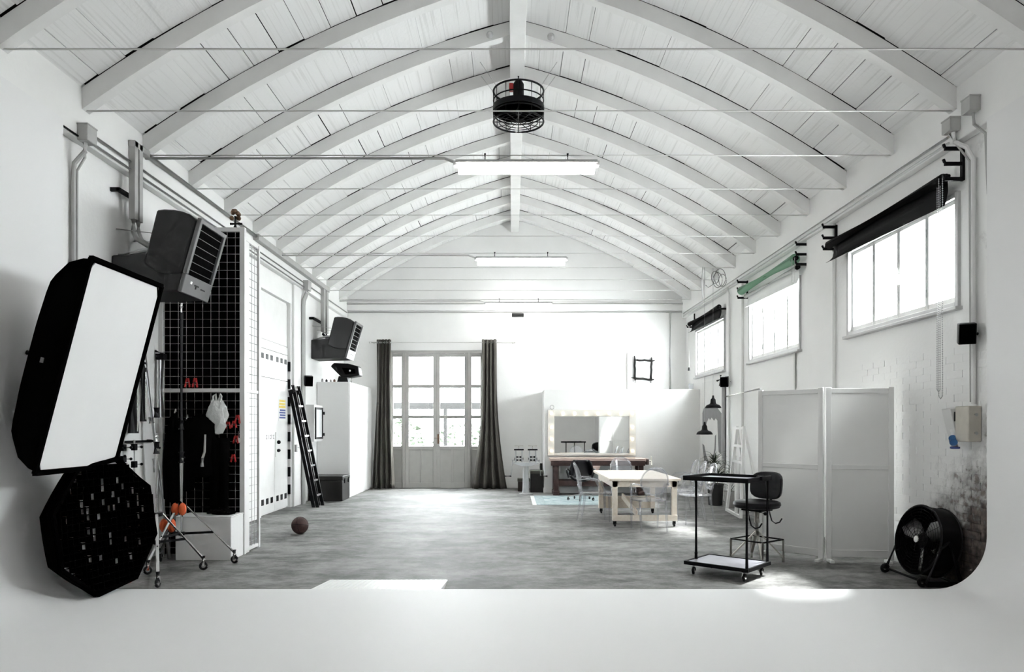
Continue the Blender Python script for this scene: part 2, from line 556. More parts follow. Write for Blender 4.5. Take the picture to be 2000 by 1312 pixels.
# bricks of the near part of that wall, each one a piece
bw, bh = 0.262, 0.076
bm_ = MB().obox((0, 0, 0), (0.006, bw / 2 - 0.003, bh / 2 - 0.003)).mesh('brick', 'peeling_brick', False)
nb = 0
for row in range(30):
    for i in range(10):
        y = 6.34 + (i + 0.5) * bw + (0.5 * bw if row % 2 else 0)
        if nb >= 300: break
        b = bpy.data.objects.new('brick', bm_)
        COL.objects.link(b); b.parent = wall_right
        b.location = (XR + 0.003 - random.random() * 0.003, y, 0.04 + row * bh)
        b.rotation_euler = (random.uniform(-0.012, 0.012), 0, random.uniform(-0.012, 0.012))
        nb += 1
# far wall (gable) with the glazed door opening
GX0, GX1, GZ = -3.05, -0.70, 3.42
poly = [(XL - 0.3, 0), (GX0, 0), (GX0, GZ), (GX1, GZ), (GX1, 0), (XR + 0.3, 0), (XR + 0.3, 4.7)]
poly += list(reversed(arc_line(0.12))) + [(XL - 0.3, 4.7)]
wb = MB().prism(poly, 'y', YB, YB + 0.3).build('wall_back', 'white_paint')
struct(wb, 'white far gable wall of the hall')
poly = [(XL - 0.3, 0), (XR + 0.3, 0), (XR + 0.3, 4.7)] + list(reversed(arc_line(0.12))) + [(XL - 0.3, 4.7)]
struct(MB().prism(poly, 'y', YF - 0.2, YF).build('wall_front', 'white_paint'), 'white end wall behind the viewpoint')

# ceiling: dark backing shell, ribs, ridge beam, boards, tie rods
lo, hi = arc_line(0.045), arc_line(0.16)
m = MB()
m.loft([[(x, y, z) for x, z in lo + list(reversed(hi))] for y in (YF - 0.2, YB + 0.3)])
ceiling = struct(m.build('ceiling', 'gap_dark'), 'white boarded barrel vault ceiling on shallow ribs')
RIBW, RIBD, STEP, Y0R = 0.12, 0.17, 1.12, 5.68
def rib_section(y0, y1, off0, off1):
    a, b = arc_line(off0), arc_line(off1)
    mb = MB()
    rings = []
    for (xa, za), (xb, zb) in zip(a, b):
        rings.append([(xa, y0, za), (xa, y1, za), (xb, y1, zb), (xb, y0, zb)])
    mb.loft(rings)
    return mb
ks = list(range(-7, 11))
rib0 = rib_section(0, RIBW, -RIBD, -0.002).build('rib', 'rib_paint', ceiling)
rib0.location = (0, Y0R, 0)
for k in ks:
    if k == 0: continue
    r = rib0.copy(); COL.objects.link(r); r.location = (0, Y0R + STEP * k, 0)
m = MB().box(RX - 0.10, RX + 0.10, YF, YB, RZ1 - 0.30, RZ1 + 0.12)
m.build('ridge_beam', 'rib_paint', ceiling, bevel=0.008)
# tie rods under each rib
TIE_Z = 4.53
tm = MB().cyl((XL, 0, 0), (XR, 0, 0), 0.0085, n=8)
tie0 = tm.build('tie_rod', 'rod_white', ceiling)
tie0.location = (0, Y0R + 0.06, TIE_Z)
for k in ks:
    if k == 0: continue
    r = tie0.copy(); COL.objects.link(r); r.location = (0, Y0R + 0.06 + STEP * k, TIE_Z)
# boards: 15 per half vault and bay
NP = 15
arclen = RAD * (TH1 - TH0) / NP
def board_mesh():
    return MB().obox((0, 0, 0), (0.5, 0.5, 0.015))
board_me = board_mesh().mesh('board', 'ceiling_paint', False)
rest = MB()
count = 0
for k in sorted(ks, key=lambda q: (abs(q - 3.5))):
    y0 = Y0R + STEP * k + RIBW
    y1 = min(y0 + STEP - RIBW, YB)
    for s in (-1, 1):
        for i in range(NP):
            x, z, sl = arc(s * (i + 0.5) / NP, 0.015)
            rr = random.random()
            gap = 0.001 if rr < 0.62 else (0.006 if rr < 0.85 else 0.014)
            endgap = random.choice((0.001, 0.004, 0.008, 0.014, 0.022))
            w = arclen * 1.003 - gap
            L = y1 - y0 - endgap
            zz = z + random.uniform(0, 0.006)
            inv = (-1 <= k <= 10) and count < 300
            R = Euler((0, -sl, 0)).to_matrix()
            if inv:
                b = bpy.data.objects.new('board', board_me)
                COL.objects.link(b); b.parent = ceiling
                b.location = (x, y0 + L / 2, zz)
                b.rotation_euler = (0, -sl, 0)
                b.scale = (w, L, 1)
                count += 1
            else:
                rest.obox((x, y0 + L / 2, zz), (w / 2, L / 2, 0.015), R)
ob = rest.build('boards', 'ceiling_paint', ceiling, smooth=False)
ob['kind'] = 'stuff'
# first bay behind the nearest rib row
# concrete cornice beams on both sides
struct(MB().box(XL, XL + 0.10, YF, YB, 4.22, 4.78).build('trim_1', 'white_paint', bevel=0.01), 'white ledge beam under the vault on the service door side')
struct(MB().box(XR - 0.10, XR, YF, YB, 4.22, 4.78).build('trim_2', 'white_paint', bevel=0.01), 'white ledge beam under the vault on the window side')
struct(MB().box(XL, XR, YB - 0.06, YB, 4.40, 4.62).build('trim_3', 'white_paint', bevel=0.01), 'shallow white string course across the gable wall')
# painted pilaster strips on the side walls
struct(MB().box(XL, XL + 0.05, 13.6, 14.35, 0, 4.22).build('trim_4', 'white_paint', bevel=0.01), 'white pilaster beside the service door')
struct(MB().box(XR - 0.05, XR, 13.35, 14.3, 0, 4.22).build('trim_5', 'white_paint', bevel=0.01), 'white pilaster between the two far windows')
struct(MB().box(XR - 0.05, XR, 9.55, 10.4, 0, 4.22).build('trim_6', 'white_paint', bevel=0.01), 'white pilaster between the two near windows')

# white infinity cove around the viewpoint
CX0, CX1, CY1, CZ, CF, CR = -3.95, 4.18, 6.31, 4.22, 0.08, 0.46
inner = [(CX0, CZ)]
inner += [(CX0 + CR - CR * math.cos(a), CF + CR - CR * math.sin(a)) for a in [PI / 2 * i / 14 for i in range(15)]]
inner += [(CX1 - CR + CR * math.sin(a), CF + CR - CR * math.cos(a)) for a in [PI / 2 * i / 14 for i in range(15)]]
inner += [(CX1, CZ)]
outer = [(CX1 + 0.08, CZ), (CX1 + 0.08, 0.0), (CX0 - 0.08, 0.0), (CX0 - 0.08, CZ)]
cyc = MB().prism(inner + outer, 'y', YF, CY1).build('wall_cyclorama', 'cyc_paint')
struct(cyc, 'seamless white infinity cove with curved lower corners')

# partition box by the far wall
PY, PX, PZ = 16.5, 0.74, 2.38
struct(MB().box(PX, XR, PY, YB, 0, PZ).build('wall_partition', 'white_paint', bevel=0.01), 'low white partition box below the gable')
struct(MB().box(PX - 0.02, XR, PY - 0.02, PY, 0, 0.12).build('baseboard_back', 'white_paint'), 'white skirting of the partition')

# ------------------------------------------------------------------ windows
def window(idx, y0, y1, label):
    root = struct(empty('window_%d' % idx, (XR, (y0 + y1) / 2, WZ0)), label)
    x0, x1 = XR + 0.02, XR + 0.09
    m = MB()
    t = 0.05
    m.box(x0 - 0.05, x1, y0, y0 + t, WZ0, WZ1).box(x0 - 0.05, x1, y1 - t, y1, WZ0, WZ1)
    m.box(x0 - 0.05, x1, y0 + t, y1 - t, WZ0, WZ0 + t).box(x0 - 0.05, x1, y0 + t, y1 - t, WZ1 - t, WZ1)
    m.build('window_frame', 'frame_grey', root, bevel=0.004)
    m = MB().box(XR - 0.07, XR + 0.02, y0 - 0.03, y1 + 0.03, WZ0 - 0.035, WZ0)
    m.build('window_sill', 'frame_grey', root, bevel=0.005)
    n = 4
    w = (y1 - y0 - 2 * t) / n
    for i in range(n):
        a = y0 + t + i * w; b = a + w
        s = 0.032
        z0, z1 = WZ0 + t, WZ1 - t
        m = MB()
        m.box(x0, x1 - 0.02, a + 0.003, a + s, z0, z1).box(x0, x1 - 0.02, b - s, b - 0.003, z0, z1)
        m.box(x0, x1 - 0.02, a + s, b - s, z0, z0 + 0.06).box(x0, x1 - 0.02, a + s, b - s, z1 - 0.04, z1)
        sash = m.build('sash', 'door_grey', root, bevel=0.003)
        MB().box(x0 + 0.02, x0 + 0.026, a + s, b - s, z0 + 0.06, z1 - 0.04).build('pane', 'pane_glass', sash, smooth=False)
        if i in (0, 2):
            h = MB()
            for zz in (z0 + 0.18, z1 - 0.2):
                h.cyl((x0 - 0.008, b, zz - 0.04), (x0 - 0.008, b, zz + 0.04), 0.009, n=8)
            h.build('hinge', 'conduit_grey', sash)
        if i == 1:
            h = MB().box(x0 - 0.02, x0, b - 0.024, b - 0.004, z0 + 0.38, z0 + 0.5)
            h.box(x0 - 0.035, x0 - 0.018, b - 0.022, b - 0.006, z0 + 0.46, z0 + 0.56)
            h.build('handle', 'white_metal', sash, bevel=0.003)
window(1, *WINS[0], 'four pane window nearest the viewpoint')
window(2, *WINS[1], 'four pane window under the green paper roll')
window(3, *WINS[2], 'four pane window nearest the gable wall')

# ------------------------------------------------------------------ glazed double door in the far wall
root = struct(empty('door_1', ((GX0 + GX1) / 2, YB, 0)), 'tall grey glazed double door with side lights')
m = MB()
dy0, dy1 = YB + 0.04, YB + 0.13
for a, b in ((GX0, GX0 + 0.06), (-2.72, -2.655), (-1.10, -1.035), (GX1 - 0.06, GX1)):
    m.box(a, b, dy0 - 0.03, dy1, 0, 3.38)
m.box(GX0, GX1, dy0 - 0.03, dy1, 3.36, GZ)
m.build('door_frame', 'door_paint', root, bevel=0.005)
rows = [(1.04, 1.73), (1.81, 2.49), (2.57, 3.265)]
def leaf(a, b, npanel, st, handle=None):
    m = MB()
    m.box(a, a + st, dy0, dy1 - 0.03, 0.0, 3.36).box(b - st, b, dy0, dy1 - 0.03, 0.0, 3.36)
    zs = [0.01] + [z for r in rows for z in r] + [3.355]
    m.box(a + st, b - st, dy0, dy1 - 0.03, 0.0, 0.13)
    m.box(a + st, b - st, dy0, dy1 - 0.03, 0.95, rows[0][0])
    m.box(a + st, b - st, dy0, dy1 - 0.03, rows[0][1], rows[1][0])
    m.box(a + st, b - st, dy0, dy1 - 0.03, rows[1][1], rows[2][0])
    m.box(a + st, b - st, dy0, dy1 - 0.03, rows[2][1], 3.355)
    wp = (b - a - 2 * st) / npanel
    for i in range(1, npanel):
        c = a + st + i * wp
        m.box(c - 0.02, c + 0.02, dy0, dy1 - 0.03, 0.13, 0.95)
    lf = m.build('door_leaf', 'door_paint', root, bevel=0.006)
    for i in range(npanel):
        c0 = a + st + i * wp + (0.02 if i else 0); c1 = a + st + (i + 1) * wp - (0.02 if i < npanel - 1 else 0)
        MB().box(c0, c1, dy0 + 0.025, dy1 - 0.05, 0.13, 0.95).build('kick_panel', 'door_paint', lf)
    for z0, z1 in rows:
        MB().box(a + st, b - st, dy0 + 0.03, dy0 + 0.036, z0, z1).build('pane', 'pane_glass', lf, smooth=False)
    if handle:
        h = MB().box(handle - 0.02, handle + 0.02, dy0 - 0.012, dy0, 1.1, 1.34)
        h.cyl((handle, dy0 - 0.01, 1.24), (handle, dy0 - 0.06, 1.24), 0.008, n=8)
        h.cyl((handle, dy0 - 0.055, 1.24), (handle - 0.09, dy0 - 0.055, 1.24), 0.009, n=8)
        h.build('handle', 'brass_brown', lf)
    h = MB()
    for zz in (0.35, 1.75, 2.95):
        h.cyl((a - 0.008 if a < -1.9 else b + 0.008, dy0 - 0.012, zz - 0.07), (a - 0.008 if a < -1.9 else b + 0.008, dy0 - 0.012, zz + 0.07), 0.014, n=8)
    h.build('hinge', 'frame_grey', lf)
leaf(GX0 + 0.06, -2.72, 1, 0.03)
leaf(-2.655, -1.8805, 2, 0.085)
leaf(-1.8795, -1.10, 2, 0.085, -1.835)
leaf(-1.035, GX1 - 0.06, 1, 0.03)

# ------------------------------------------------------------------ service door in the left wall
root = struct(empty('door_2', (XL - 0.08, (DY0 + DY1) / 2, 0)), 'white metal double service door with vent slots')
dx = XL - 0.08
mid = 12.74
m = MB().box(dx, dx + 0.03, DY0, DY1, 2.86, 3.0)
m.build('lintel', 'conduit_white', root)
MB().box(dx, dx + 0.015, DY0 + 0.02, DY1 - 0.02, 3.02, 3.80).build('transom_panel', 'white_metal', root, bevel=0.004)
for a, b in ((DY0 + 0.02, mid - 0.004), (mid + 0.004, DY1 - 0.03)):
    lf = MB().box(dx, dx + 0.035, a, b, 0.03, 2.36).box(dx, dx + 0.035, a, b, 2.37, 2.85).build('door_leaf', 'white_metal', root, bevel=0.004)
    for i in range(3):
        c = a + (i + 0.7) * (b - a) / 3.3
        for z0, h in ((0.18, 0.10), (2.68, 0.09)):
            MB().box(dx + 0.03, dx + 0.042, c - 0.055, c + 0.055, z0, z0 + h).build('vent_slot', 'black_metal', lf)
    if a > mid - 0.1:
        h = MB().box(dx + 0.03, dx + 0.05, a + 0.05, a + 0.11, 0.98, 1.42)
        h.build('lock_plate', 'white_metal', lf, bevel=0.004)
        h = MB().sphere((dx + 0.075, a + 0.12, 1.24), 0.035).sphere((dx + 0.06, a + 0.16, 1.09), 0.05, s=(0.6, 1.4, 0.6))
        h.build('handle', 'black_metal', lf)
        MB().box(dx + 0.035, dx + 0.037, a + 0.22, b - 0.12, 1.62, 2.07).build('notice_sheet', 'white_paper', lf)
        s = MB()
        for i in range(3): s.box(dx + 0.037, dx + 0.0385, a + 0.25 + 0.01 * i, b - 0.14, 1.86 + i * 0.055, 1.90 + i * 0.055)
        s.build('notice_yellow_print', 'yellow_print', lf)
        s = MB()
        for i in range(4): s.box(dx + 0.037, dx + 0.0385, a + 0.27 + 0.03 * (i % 2), b - 0.14, 1.67 + i * 0.045, 1.70 + i * 0.045)
        s.build('notice_blue_print', 'blue_print', lf)
    else:
        s = MB()
        for i, (w, hh) in enumerate(((0.05, 0.06), (0.02, 0.08), (0.06, 0.07), (0.05, 0.08), (0.05, 0.06))):
            c = 12.32 + i * 0.09
            s.box(dx + 0.035, dx + 0.0365, c, c + 0.018, 1.30, 1.30 + hh).box(dx + 0.035, dx + 0.0365, c, c + w, 1.36, 1.375)
            if i % 2 == 0: s.box(dx + 0.035, dx + 0.0365, c, c + w, 1.30, 1.315)
        s.build('faded_marks', 'ink_grey', lf)
for i in range(8):
    z = 0.25 + i * 0.33
    MB().box(dx + 0.0, XL + 0.004, DY1 - 0.03, DY1 - 0.004, z, z + 0.18).build('edge_strip', 'black_metal', root)

# ------------------------------------------------------------------ outside the glazed door
struct(tag(MB().box(-30, 30, YB + 0.3, 60, -0.2, -0.02).build('ground', 'outside_ground'), 'pale paved yard beyond the glazed door', 'ground'))
tag(MB().box(-4.4, 0.4, 20.4, 20.5, 2.03, 2.22).box(-4.4, -4.28, 20.4, 20.5, -0.02, 2.05).box(0.28, 0.4, 20.4, 20.5, -0.02, 2.05)
    .box(-1.95, -1.85, 20.4, 20.5, -0.02, 2.05).build('porch_frame', 'outside_beam', bevel=0.01), 'dark porch beam with slim post seen through the glazed door', 'porch')
tag(MB().box(-3.75, -3.62, 20.9, 21.3, -0.02, 2.1).build('gate_post', 'red_brick_paint', bevel=0.01), 'reddish post seen through the side light of the glazed door', 'post')
def bush(x, y, h, r, label):
    rnd = random.Random(int(x * 100 + y))
    root = thing('bush', label, 'bush', (x, y, 0), group='pale bushes in the yard')
    m = MB()
    for i in range(420):
        u = rnd.uniform(-1, 1); t = rnd.uniform(0, 2 * PI); q = math.sqrt(1 - u * u) * rnd.uniform(0.75, 1.0)
        c = Vector((x + r * q * math.cos(t), y + r * q * math.sin(t), h / 2 + h / 2 * u * 0.95))
        s = rnd.uniform(0.06, 0.13)
        a, b, d = frame_of((rnd.uniform(-1, 1), rnd.uniform(-1, 1), rnd.uniform(-0.3, 1)))
        m.add([c - a * s, c + b * s * 0.6, c + a * s, c - b * s * 0.6], [(0, 1, 2, 3)])
    m.build('foliage', 'foliage', root, smooth=False)
    MB().cyl((x, y, -0.03), (x, y, h * 0.6), 0.06, 0.03, 8).build('stem', 'outside_beam', root)
bush(-4.0, 25.0, 1.9, 1.05, 'pale bush behind the porch post, seen through the first door leaf')
bush(-1.75, 25.4, 1.7, 1.05, 'pale bush in the yard, seen through the second door leaf')
bush(0.5, 26.0, 1.8, 1.05, 'pale bush in the yard behind the side light by the curtain')

# ------------------------------------------------------------------ fluorescent lights on the tie rods
def fluorescent(k, label):
    y = Y0R + 0.06 + STEP * k
    root = thing('fluorescent_light', label, 'ceiling light', (0.16, y, 4.28), group='fluorescent battens hung from the tie rods')
    L = 0.785
    MB().prism([(y - 0.075, 4.43), (y + 0.075, 4.43), (y + 0.055, 4.465), (y - 0.055, 4.465)], 'x', 0.16 - L, 0.16 + L).build('housing', 'conduit_grey', root)
    prof = [(y + 0.07 * math.cos(a), 4.425 - 0.105 * math.sin(a)) for a in [PI * i / 8 for i in range(9)]]
    MB().prism(prof, 'x', 0.16 - L + 0.03, 0.16 + L - 0.03).build('diffuser', 'tube_light', root)
    for s in (-1, 1):
        MB().box(0.16 + s * L - 0.025, 0.16 + s * L + 0.025, y - 0.055, y + 0.055, 4.405, 4.455).build('end_cap', 'frame_grey', root, bevel=0.006)
        c = 0.16 + s * 0.46
        MB().cyl((c, y, 4.46), (c, y, TIE_Z + 0.02), 0.012, n=8).torus((c, y, TIE_Z), 0.018, 0.006, (1, 0, 0), 12, 6).build('hook', 'black_metal', root)
fluorescent(2, 'long lit fluorescent batten below the black ceiling fan')
fluorescent(6, 'lit fluorescent batten in the middle of the hall')
fluorescent(10, 'lit fluorescent batten nearest the gable wall')
fluorescent(-2, 'added lit fluorescent batten, out of view above the infinity cove')  # extra batten out of frame, added to light the cove
fluorescent(-6, 'added lit fluorescent batten, unseen behind the viewpoint')  # second unseen batten, added for its light on the cove
# feed pipes of the lamps, along the rods from the service door side
def pipe(label, pts, r, m='conduit_grey', group=None, name='conduit', n=8):
    return tag(MB().tube(pts, r, n).build(name, m), label, 'pipe', group)
for k, lab in ((2, 'grey feed pipe running along the rod to the nearest fluorescent batten'),
               (6, 'grey feed pipe running along the rod to the middle fluorescent batten'),
               (10, 'grey feed pipe running along the rod to the farthest fluorescent batten')):
    y = Y0R + 0.06 + STEP * k
    pipe(lab, [(XL + 0.11, y - 0.02, 4.49), (-0.75, y - 0.02, 4.49), (-0.66, y - 0.02, 4.455), (-0.60, y - 0.02, 4.435)], 0.017, 'conduit_white' if k > 2 else 'conduit_grey', 'lamp feed pipes')

# ------------------------------------------------------------------ caged ceiling fan
fx, fy, fz = 0.09, 9.9, 5.72
root = thing('ceiling_fan', 'black round caged fan hanging under the ridge beam', 'fan', (fx, fy, fz))
m = MB()
for i, z in enumerate((0.0, 0.11, 0.20, 0.29, 0.42)):
    m.torus((fx, fy, fz + z), 0.345, 0.013 if i in (0, 4) else 0.009, n=40)
for i in range(12):
    a = 2 * PI * i / 12
    m.cyl((fx + 0.345 * math.cos(a), fy + 0.345 * math.sin(a), fz), (fx + 0.345 * math.cos(a), fy + 0.345 * math.sin(a), fz + 0.42), 0.007, n=6)
m.build('cage', 'black_metal', root)
m = MB()
for R in (0.10, 0.2, 0.27): m.torus((fx, fy, fz), R, 0.006, n=28)
for i in range(6):
    a = PI * i / 6
    m.cyl((fx - 0.345 * math.cos(a), fy - 0.345 * math.sin(a), fz), (fx + 0.345 * math.cos(a), fy + 0.345 * math.sin(a), fz), 0.006, n=6)
m.build('grille', 'black_metal', root)
m = MB().lathe([(0.355, 0), (0.355, 0.07), (0.345, 0.07), (0.345, 0)], (fx, fy, fz + 0.14), n=40)
m.build('band', 'black_metal', root)
m = MB().lathe([(0.02, 0.1), (0.05, 0.12), (0.075, 0.3), (0.075, 0.52), (0.05, 0.56)], (fx, fy, fz), n=20)
m.build('motor', 'black_plastic', root)
MB().box(fx - 0.13, fx - 0.07, fy - 0.05, fy + 0.05, fz + 0.43, fz + 0.52).build('junction_cover', 'red', root, bevel=0.01)
for i in range(4):
    a = PI / 2 * i + 0.3
    R = Matrix.Rotation(a, 3, 'Z') @ Matrix.Rotation(0.35, 3, 'X')
    MB().obox(Vector((fx, fy, fz + 0.16)) + Vector((0.19 * math.cos(a), 0.19 * math.sin(a), 0)), (0.135, 0.055, 0.004), R).build('blade', 'black_plastic', root, bevel=0.002)
m = MB()
m.cyl((fx, fy, fz + 0.55), (fx, fy, RZ1 - 0.28), 0.018, n=8)
m.build('drop_rod', 'black_metal', root)
for s in (-1, 1):
    for t in (-1, 1):
        MB().cyl((fx + s * 0.3, fy + t * 0.16, fz + 0.42), (fx + s * 0.52, fy + t * 0.2, arc(0.14)[1] - 0.02), 0.004, n=6).build('wire', 'frame_grey', root)

# small round lamps at the ridge
def rib_fitting(x, label):
    k = 3
    y = Y0R + STEP * k
    z = arc((x - RX) / HALF)[1] - 0.1
    tag(MB().lathe([(0.045, 0), (0.045, 0.02), (0.02, 0.05)], (x, y, z), (0, -1, 0), 16).build('rib_fitting', 'frame_grey'), label, 'fitting', 'fittings on the rib')
rib_fitting(-0.28, 'small grey fitting on the rib, service door side of the ridge')
rib_fitting(0.49, 'small grey round fitting on the rib, window side of the ridge')

# ------------------------------------------------------------------ pipes and boxes, left wall
xw = XL + 0.02
def wallbox(name, label, x0, x1, y0, y1, z0, z1, m='conduit_grey', cat='junction box', group=None):
    root = thing(name, label, cat, ((x0 + x1) / 2, (y0 + y1) / 2, z0), group=group)
    MB().box(x0, x1, y0, y1, z0, z1).build('box', m, root, bevel=0.006)
    MB().box(x0 - 0.004, x1 + 0.004, y0 - 0.004, y1 + 0.004, z1 - 0.015, z1).build('lid', m, root, bevel=0.003)
    return root
wallbox('junction_box', 'grey junction box above the cove on the service door side', XL + 0.10, XL + 0.2, 6.72, 6.88, 4.2, 4.36)
pipe('grey vertical pipe on the wall behind the tilted softbox', [(XL + 0.13, 6.8, 4.2), (XL + 0.13, 6.8, 4.12), (XL + 0.04, 6.78, 4.0), (XL + 0.03, 6.78, 3.9), (XL + 0.03, 6.78, 2.0)], 0.022)
pipe('thin grey vertical pipe beside the pipe behind the softbox', [(XL + 0.12, 6.84, 4.2), (XL + 0.10, 6.85, 4.08), (XL + 0.03, 6.84, 3.95), (XL + 0.025, 6.84, 2.0)], 0.012)
pipe('grey pipe along the ledge beam from the junction box to the tool cage', [(XL + 0.115, 6.9, 4.25), (XL + 0.115, 14.0, 4.25)], 0.014)
pipe('upper grey pipe along the ledge beam on the service door side', [(XL + 0.118, 6.9, 4.33), (XL + 0.118, 17.6, 4.33)], 0.014)
pipe('thin dark cable along the ledge beam above the cove', [(XL + 0.11, 1.0, 4.235), (XL + 0.11, 6.75, 4.235)], 0.01, 'black_metal')
pipe('grey pipe along the ledge beam from heater trunking towards the gable', [(XL + 0.14, 7.9, 4.52), (XL + 0.14, 11.5, 4.52)], 0.028)
t = thing('cable_trunking', 'grey double trunking dropping to the big near heater', 'trunking', (XL, 7.72, 3.7))
for i, y in enumerate((7.66, 7.76)):
    MB().box(XL + 0.10, XL + 0.17, y - 0.035, y + 0.035, 3.72, 4.56).build('duct', 'conduit_grey', t, bevel=0.006)
    MB().tube([(XL + 0.135, y, 3.74), (XL + 0.135, y, 3.6), (XL + 0.17, y, 3.52), (XL + 0.42, y, 3.36)], 0.028, 10).build('bend', 'conduit_grey', t)
MB().box(XL + 0.10, XL + 0.17, 7.62, 7.95, 4.49, 4.56).build('duct', 'conduit_grey', t, bevel=0.006)
t = thing('mounting_rail', 'dark slotted rail holding the trunking of the near heater', 'rail', (XL, 7.6, 3.9))
MB().box(XL, XL + 0.10, 7.45, 7.48, 3.96, 4.0).box(XL + 0.06, XL + 0.10, 7.45, 7.9, 3.96, 4.0).build('rail', 'black_metal', t, bevel=0.003)
t = thing('cable_trunking', 'grey trunking dropping to the far heater by the wardrobe', 'trunking', (XL, 15.6, 3.5))
for y in (15.35, 15.62):
    MB().box(XL + 0.10, XL + 0.17, y - 0.06, y + 0.06, 3.55, 4.55).build('duct', 'conduit_grey', t, bevel=0.006)
    MB().tube([(XL + 0.135, y, 3.6), (XL + 0.135, y, 3.5), (XL + 0.25, y - 0.1, 3.4), (XL + 0.4, y - 0.15, 3.36)], 0.028, 8).build('bend', 'black_metal', t)
MB().box(XL + 0.10, XL + 0.19, 11.3, 15.7, 4.46, 4.56).build('duct', 'conduit_grey', t, bevel=0.006)
t = thing('mounting_rail', 'dark slotted rail holding the trunking of the far heater', 'rail', (XL, 14.8, 3.7))
MB().box(XL, XL + 0.10, 14.75, 14.79, 3.73, 3.78).box(XL + 0.06, XL + 0.10, 14.75, 15.75, 3.73, 3.78).build('rail', 'black_metal', t, bevel=0.003)
for i, (dy, r) in enumerate(((0, 0.03), (0.11, 0.022))):
    pipe(('thick', 'thin')[i] + ' grey downpipe between the service door and the wardrobe',
         [(XL + 0.13, 14.1 + dy, 4.22), (XL + 0.13, 14.1 + dy, 4.15), (XL + 0.09, 14.05 + dy, 4.0), (XL + 0.08, 14.05 + dy, 3.9), (XL + 0.08, 14.05 + dy, 0.0)], r)
wallbox('junction_box', 'grey junction box on the ledge beam beside the far downpipes', XL + 0.10, XL + 0.2, 14.0, 14.22, 4.2, 4.38)
pipe('upper white pipe across the gable wall', [(XL, YB - 0.085, 4.56), (XR, YB - 0.085, 4.56)], 0.022, 'conduit_white')
pipe('lower white pipe across the gable wall', [(XL, YB - 0.025, 4.36), (XR, YB - 0.025, 4.36)], 0.018, 'conduit_white')
pipe('white vertical pipe on the gable wall above the partition', [(3.92, YB - 0.03, 2.38), (3.92, YB - 0.03, 4.35)], 0.025, 'conduit_white')
tag(MB().box(0.0, 0.29, YB - 0.09, YB, 4.25, 4.33).box(0.02, 0.27, YB - 0.10, YB - 0.09, 4.265, 4.315).build('emergency_lamp', 'black_plastic', bevel=0.008), 'small black rectangular box high on the gable wall', 'box')

# ------------------------------------------------------------------ hot air heaters
def make_heater():
    L = 0.60
    root = thing('unit_heater', 'big dark grey warm air heater hung above the tool cage', 'heater', (XL, 7.47, 2.9), group='warm air heaters on the wall')
    base = [(0, 0), (0.70, 0.02), (0.76, 0.22), (0.62, 0.30), (0.40, 0.44), (0.16, 0.41), (0, 0.40)]
    MB().prism(base, 'y', 0, L).build('base', 'heater_grey', root, bevel=0.02, local=True)
    sh = [(0.35, 0.31), (0.42, 0.255), (0.50, 0.22), (0.60, 0.20), (0.745, 0.205), (0.895, 0.765), (0.83, 0.82), (0.75, 0.85), (0.66, 0.868), (0.56, 0.873), (0.50, 0.865), (0.485, 0.85)]
    MB().prism(sh, 'y', -0.025, L + 0.025).build('shell', 'heater_grey', root, bevel=0.02, local=True)
    p0, p1 = Vector((0.705, 0, 0.02)), Vector((0.915, 0, 0.76))
    d = (p1 - p0); ln = d.length; d.normalize()
    nrm = Vector((d.z, 0, -d.x))
    R = Matrix((nrm, (0, 1, 0), d)).transposed()
    def pt(u, w, off): return p0 + d * (u * ln) + Vector((0, w, 0)) + nrm * off
    # face plate: rim around the outlet
    m = MB()
    for (u0, u1, w0, w1) in ((0.26, 1.0, -0.03, 0.02), (0.26, 1.0, L - 0.02, L + 0.03), (0.97, 1.03, -0.03, L + 0.03)):
        m.obox(pt((u0 + u1) / 2, (w0 + w1) / 2, 0.02), (0.022, (w1 - w0) / 2, (u1 - u0) * ln / 2), R)
    m.build('outlet_rim', 'heater_trim', root, bevel=0.006, local=True)
    MB().obox(pt(0.62, L / 2, 0.004), (0.012, L / 2 - 0.01, 0.36 * ln), R).build('outlet', 'black_cloth', root, local=True)
    for i in range(6):
        R2 = R @ Matrix.Rotation(0.25, 3, 'Y')
        MB().obox(pt(0.33 + i * 0.112, L / 2, 0.024), (0.007, L / 2 - 0.03, 0.003), R2).build('slat', 'heater_trim', root, local=True)
    cp = MB().obox(pt(0.13, L / 2, 0.02), (0.022, L / 2 + 0.03, 0.13 * ln), R).build('control_panel', 'heater_trim', root, bevel=0.008, local=True)
    MB().obox(pt(0.17, 0.12, 0.044), (0.004, 0.02, 0.014), R).build('knob', 'white_metal', cp, local=True)
    m = MB().obox(pt(0.155, 0.26, 0.044), (0.002, 0.05, 0.008), R).obox(pt(0.13, 0.25, 0.044), (0.002, 0.012, 0.018), R)
    m.obox(pt(0.135, 0.42, 0.044), (0.002, 0.05, 0.007), R)
    m.build('emblem', 'black_plastic', cp, local=True)
    MB().cyl((0, 0.10, 0.70), (0.5, 0.10, 0.64), 0.006, n=6).build('stay_rod', 'frame_grey', root, local=True)
    MB().cyl((0, 0.45, 0.66), (0.5, 0.45, 0.64), 0.006, n=6).build('stay_rod', 'frame_grey', root, local=True)
    MB().tube([(0.02, 0.12, 0.42), (0.14, 0.12, 0.44), (0.26, 0.14, 0.48), (0.44, 0.16, 0.50)], 0.022, 8).build('gas_pipe', 'frame_grey', root, local=True)
    MB().tube([(0.16, 0.3, 0.43), (0.42, 0.3, 0.46)], 0.02, 8).build('gas_pipe', 'frame_grey', root, local=True)
    return root
h1 = make_heater()
h2 = copy_tree(h1)
h2.location = (XL, 14.9, 2.93)
relabel(h2, 'dark grey warm air heater hung above the white wardrobe')

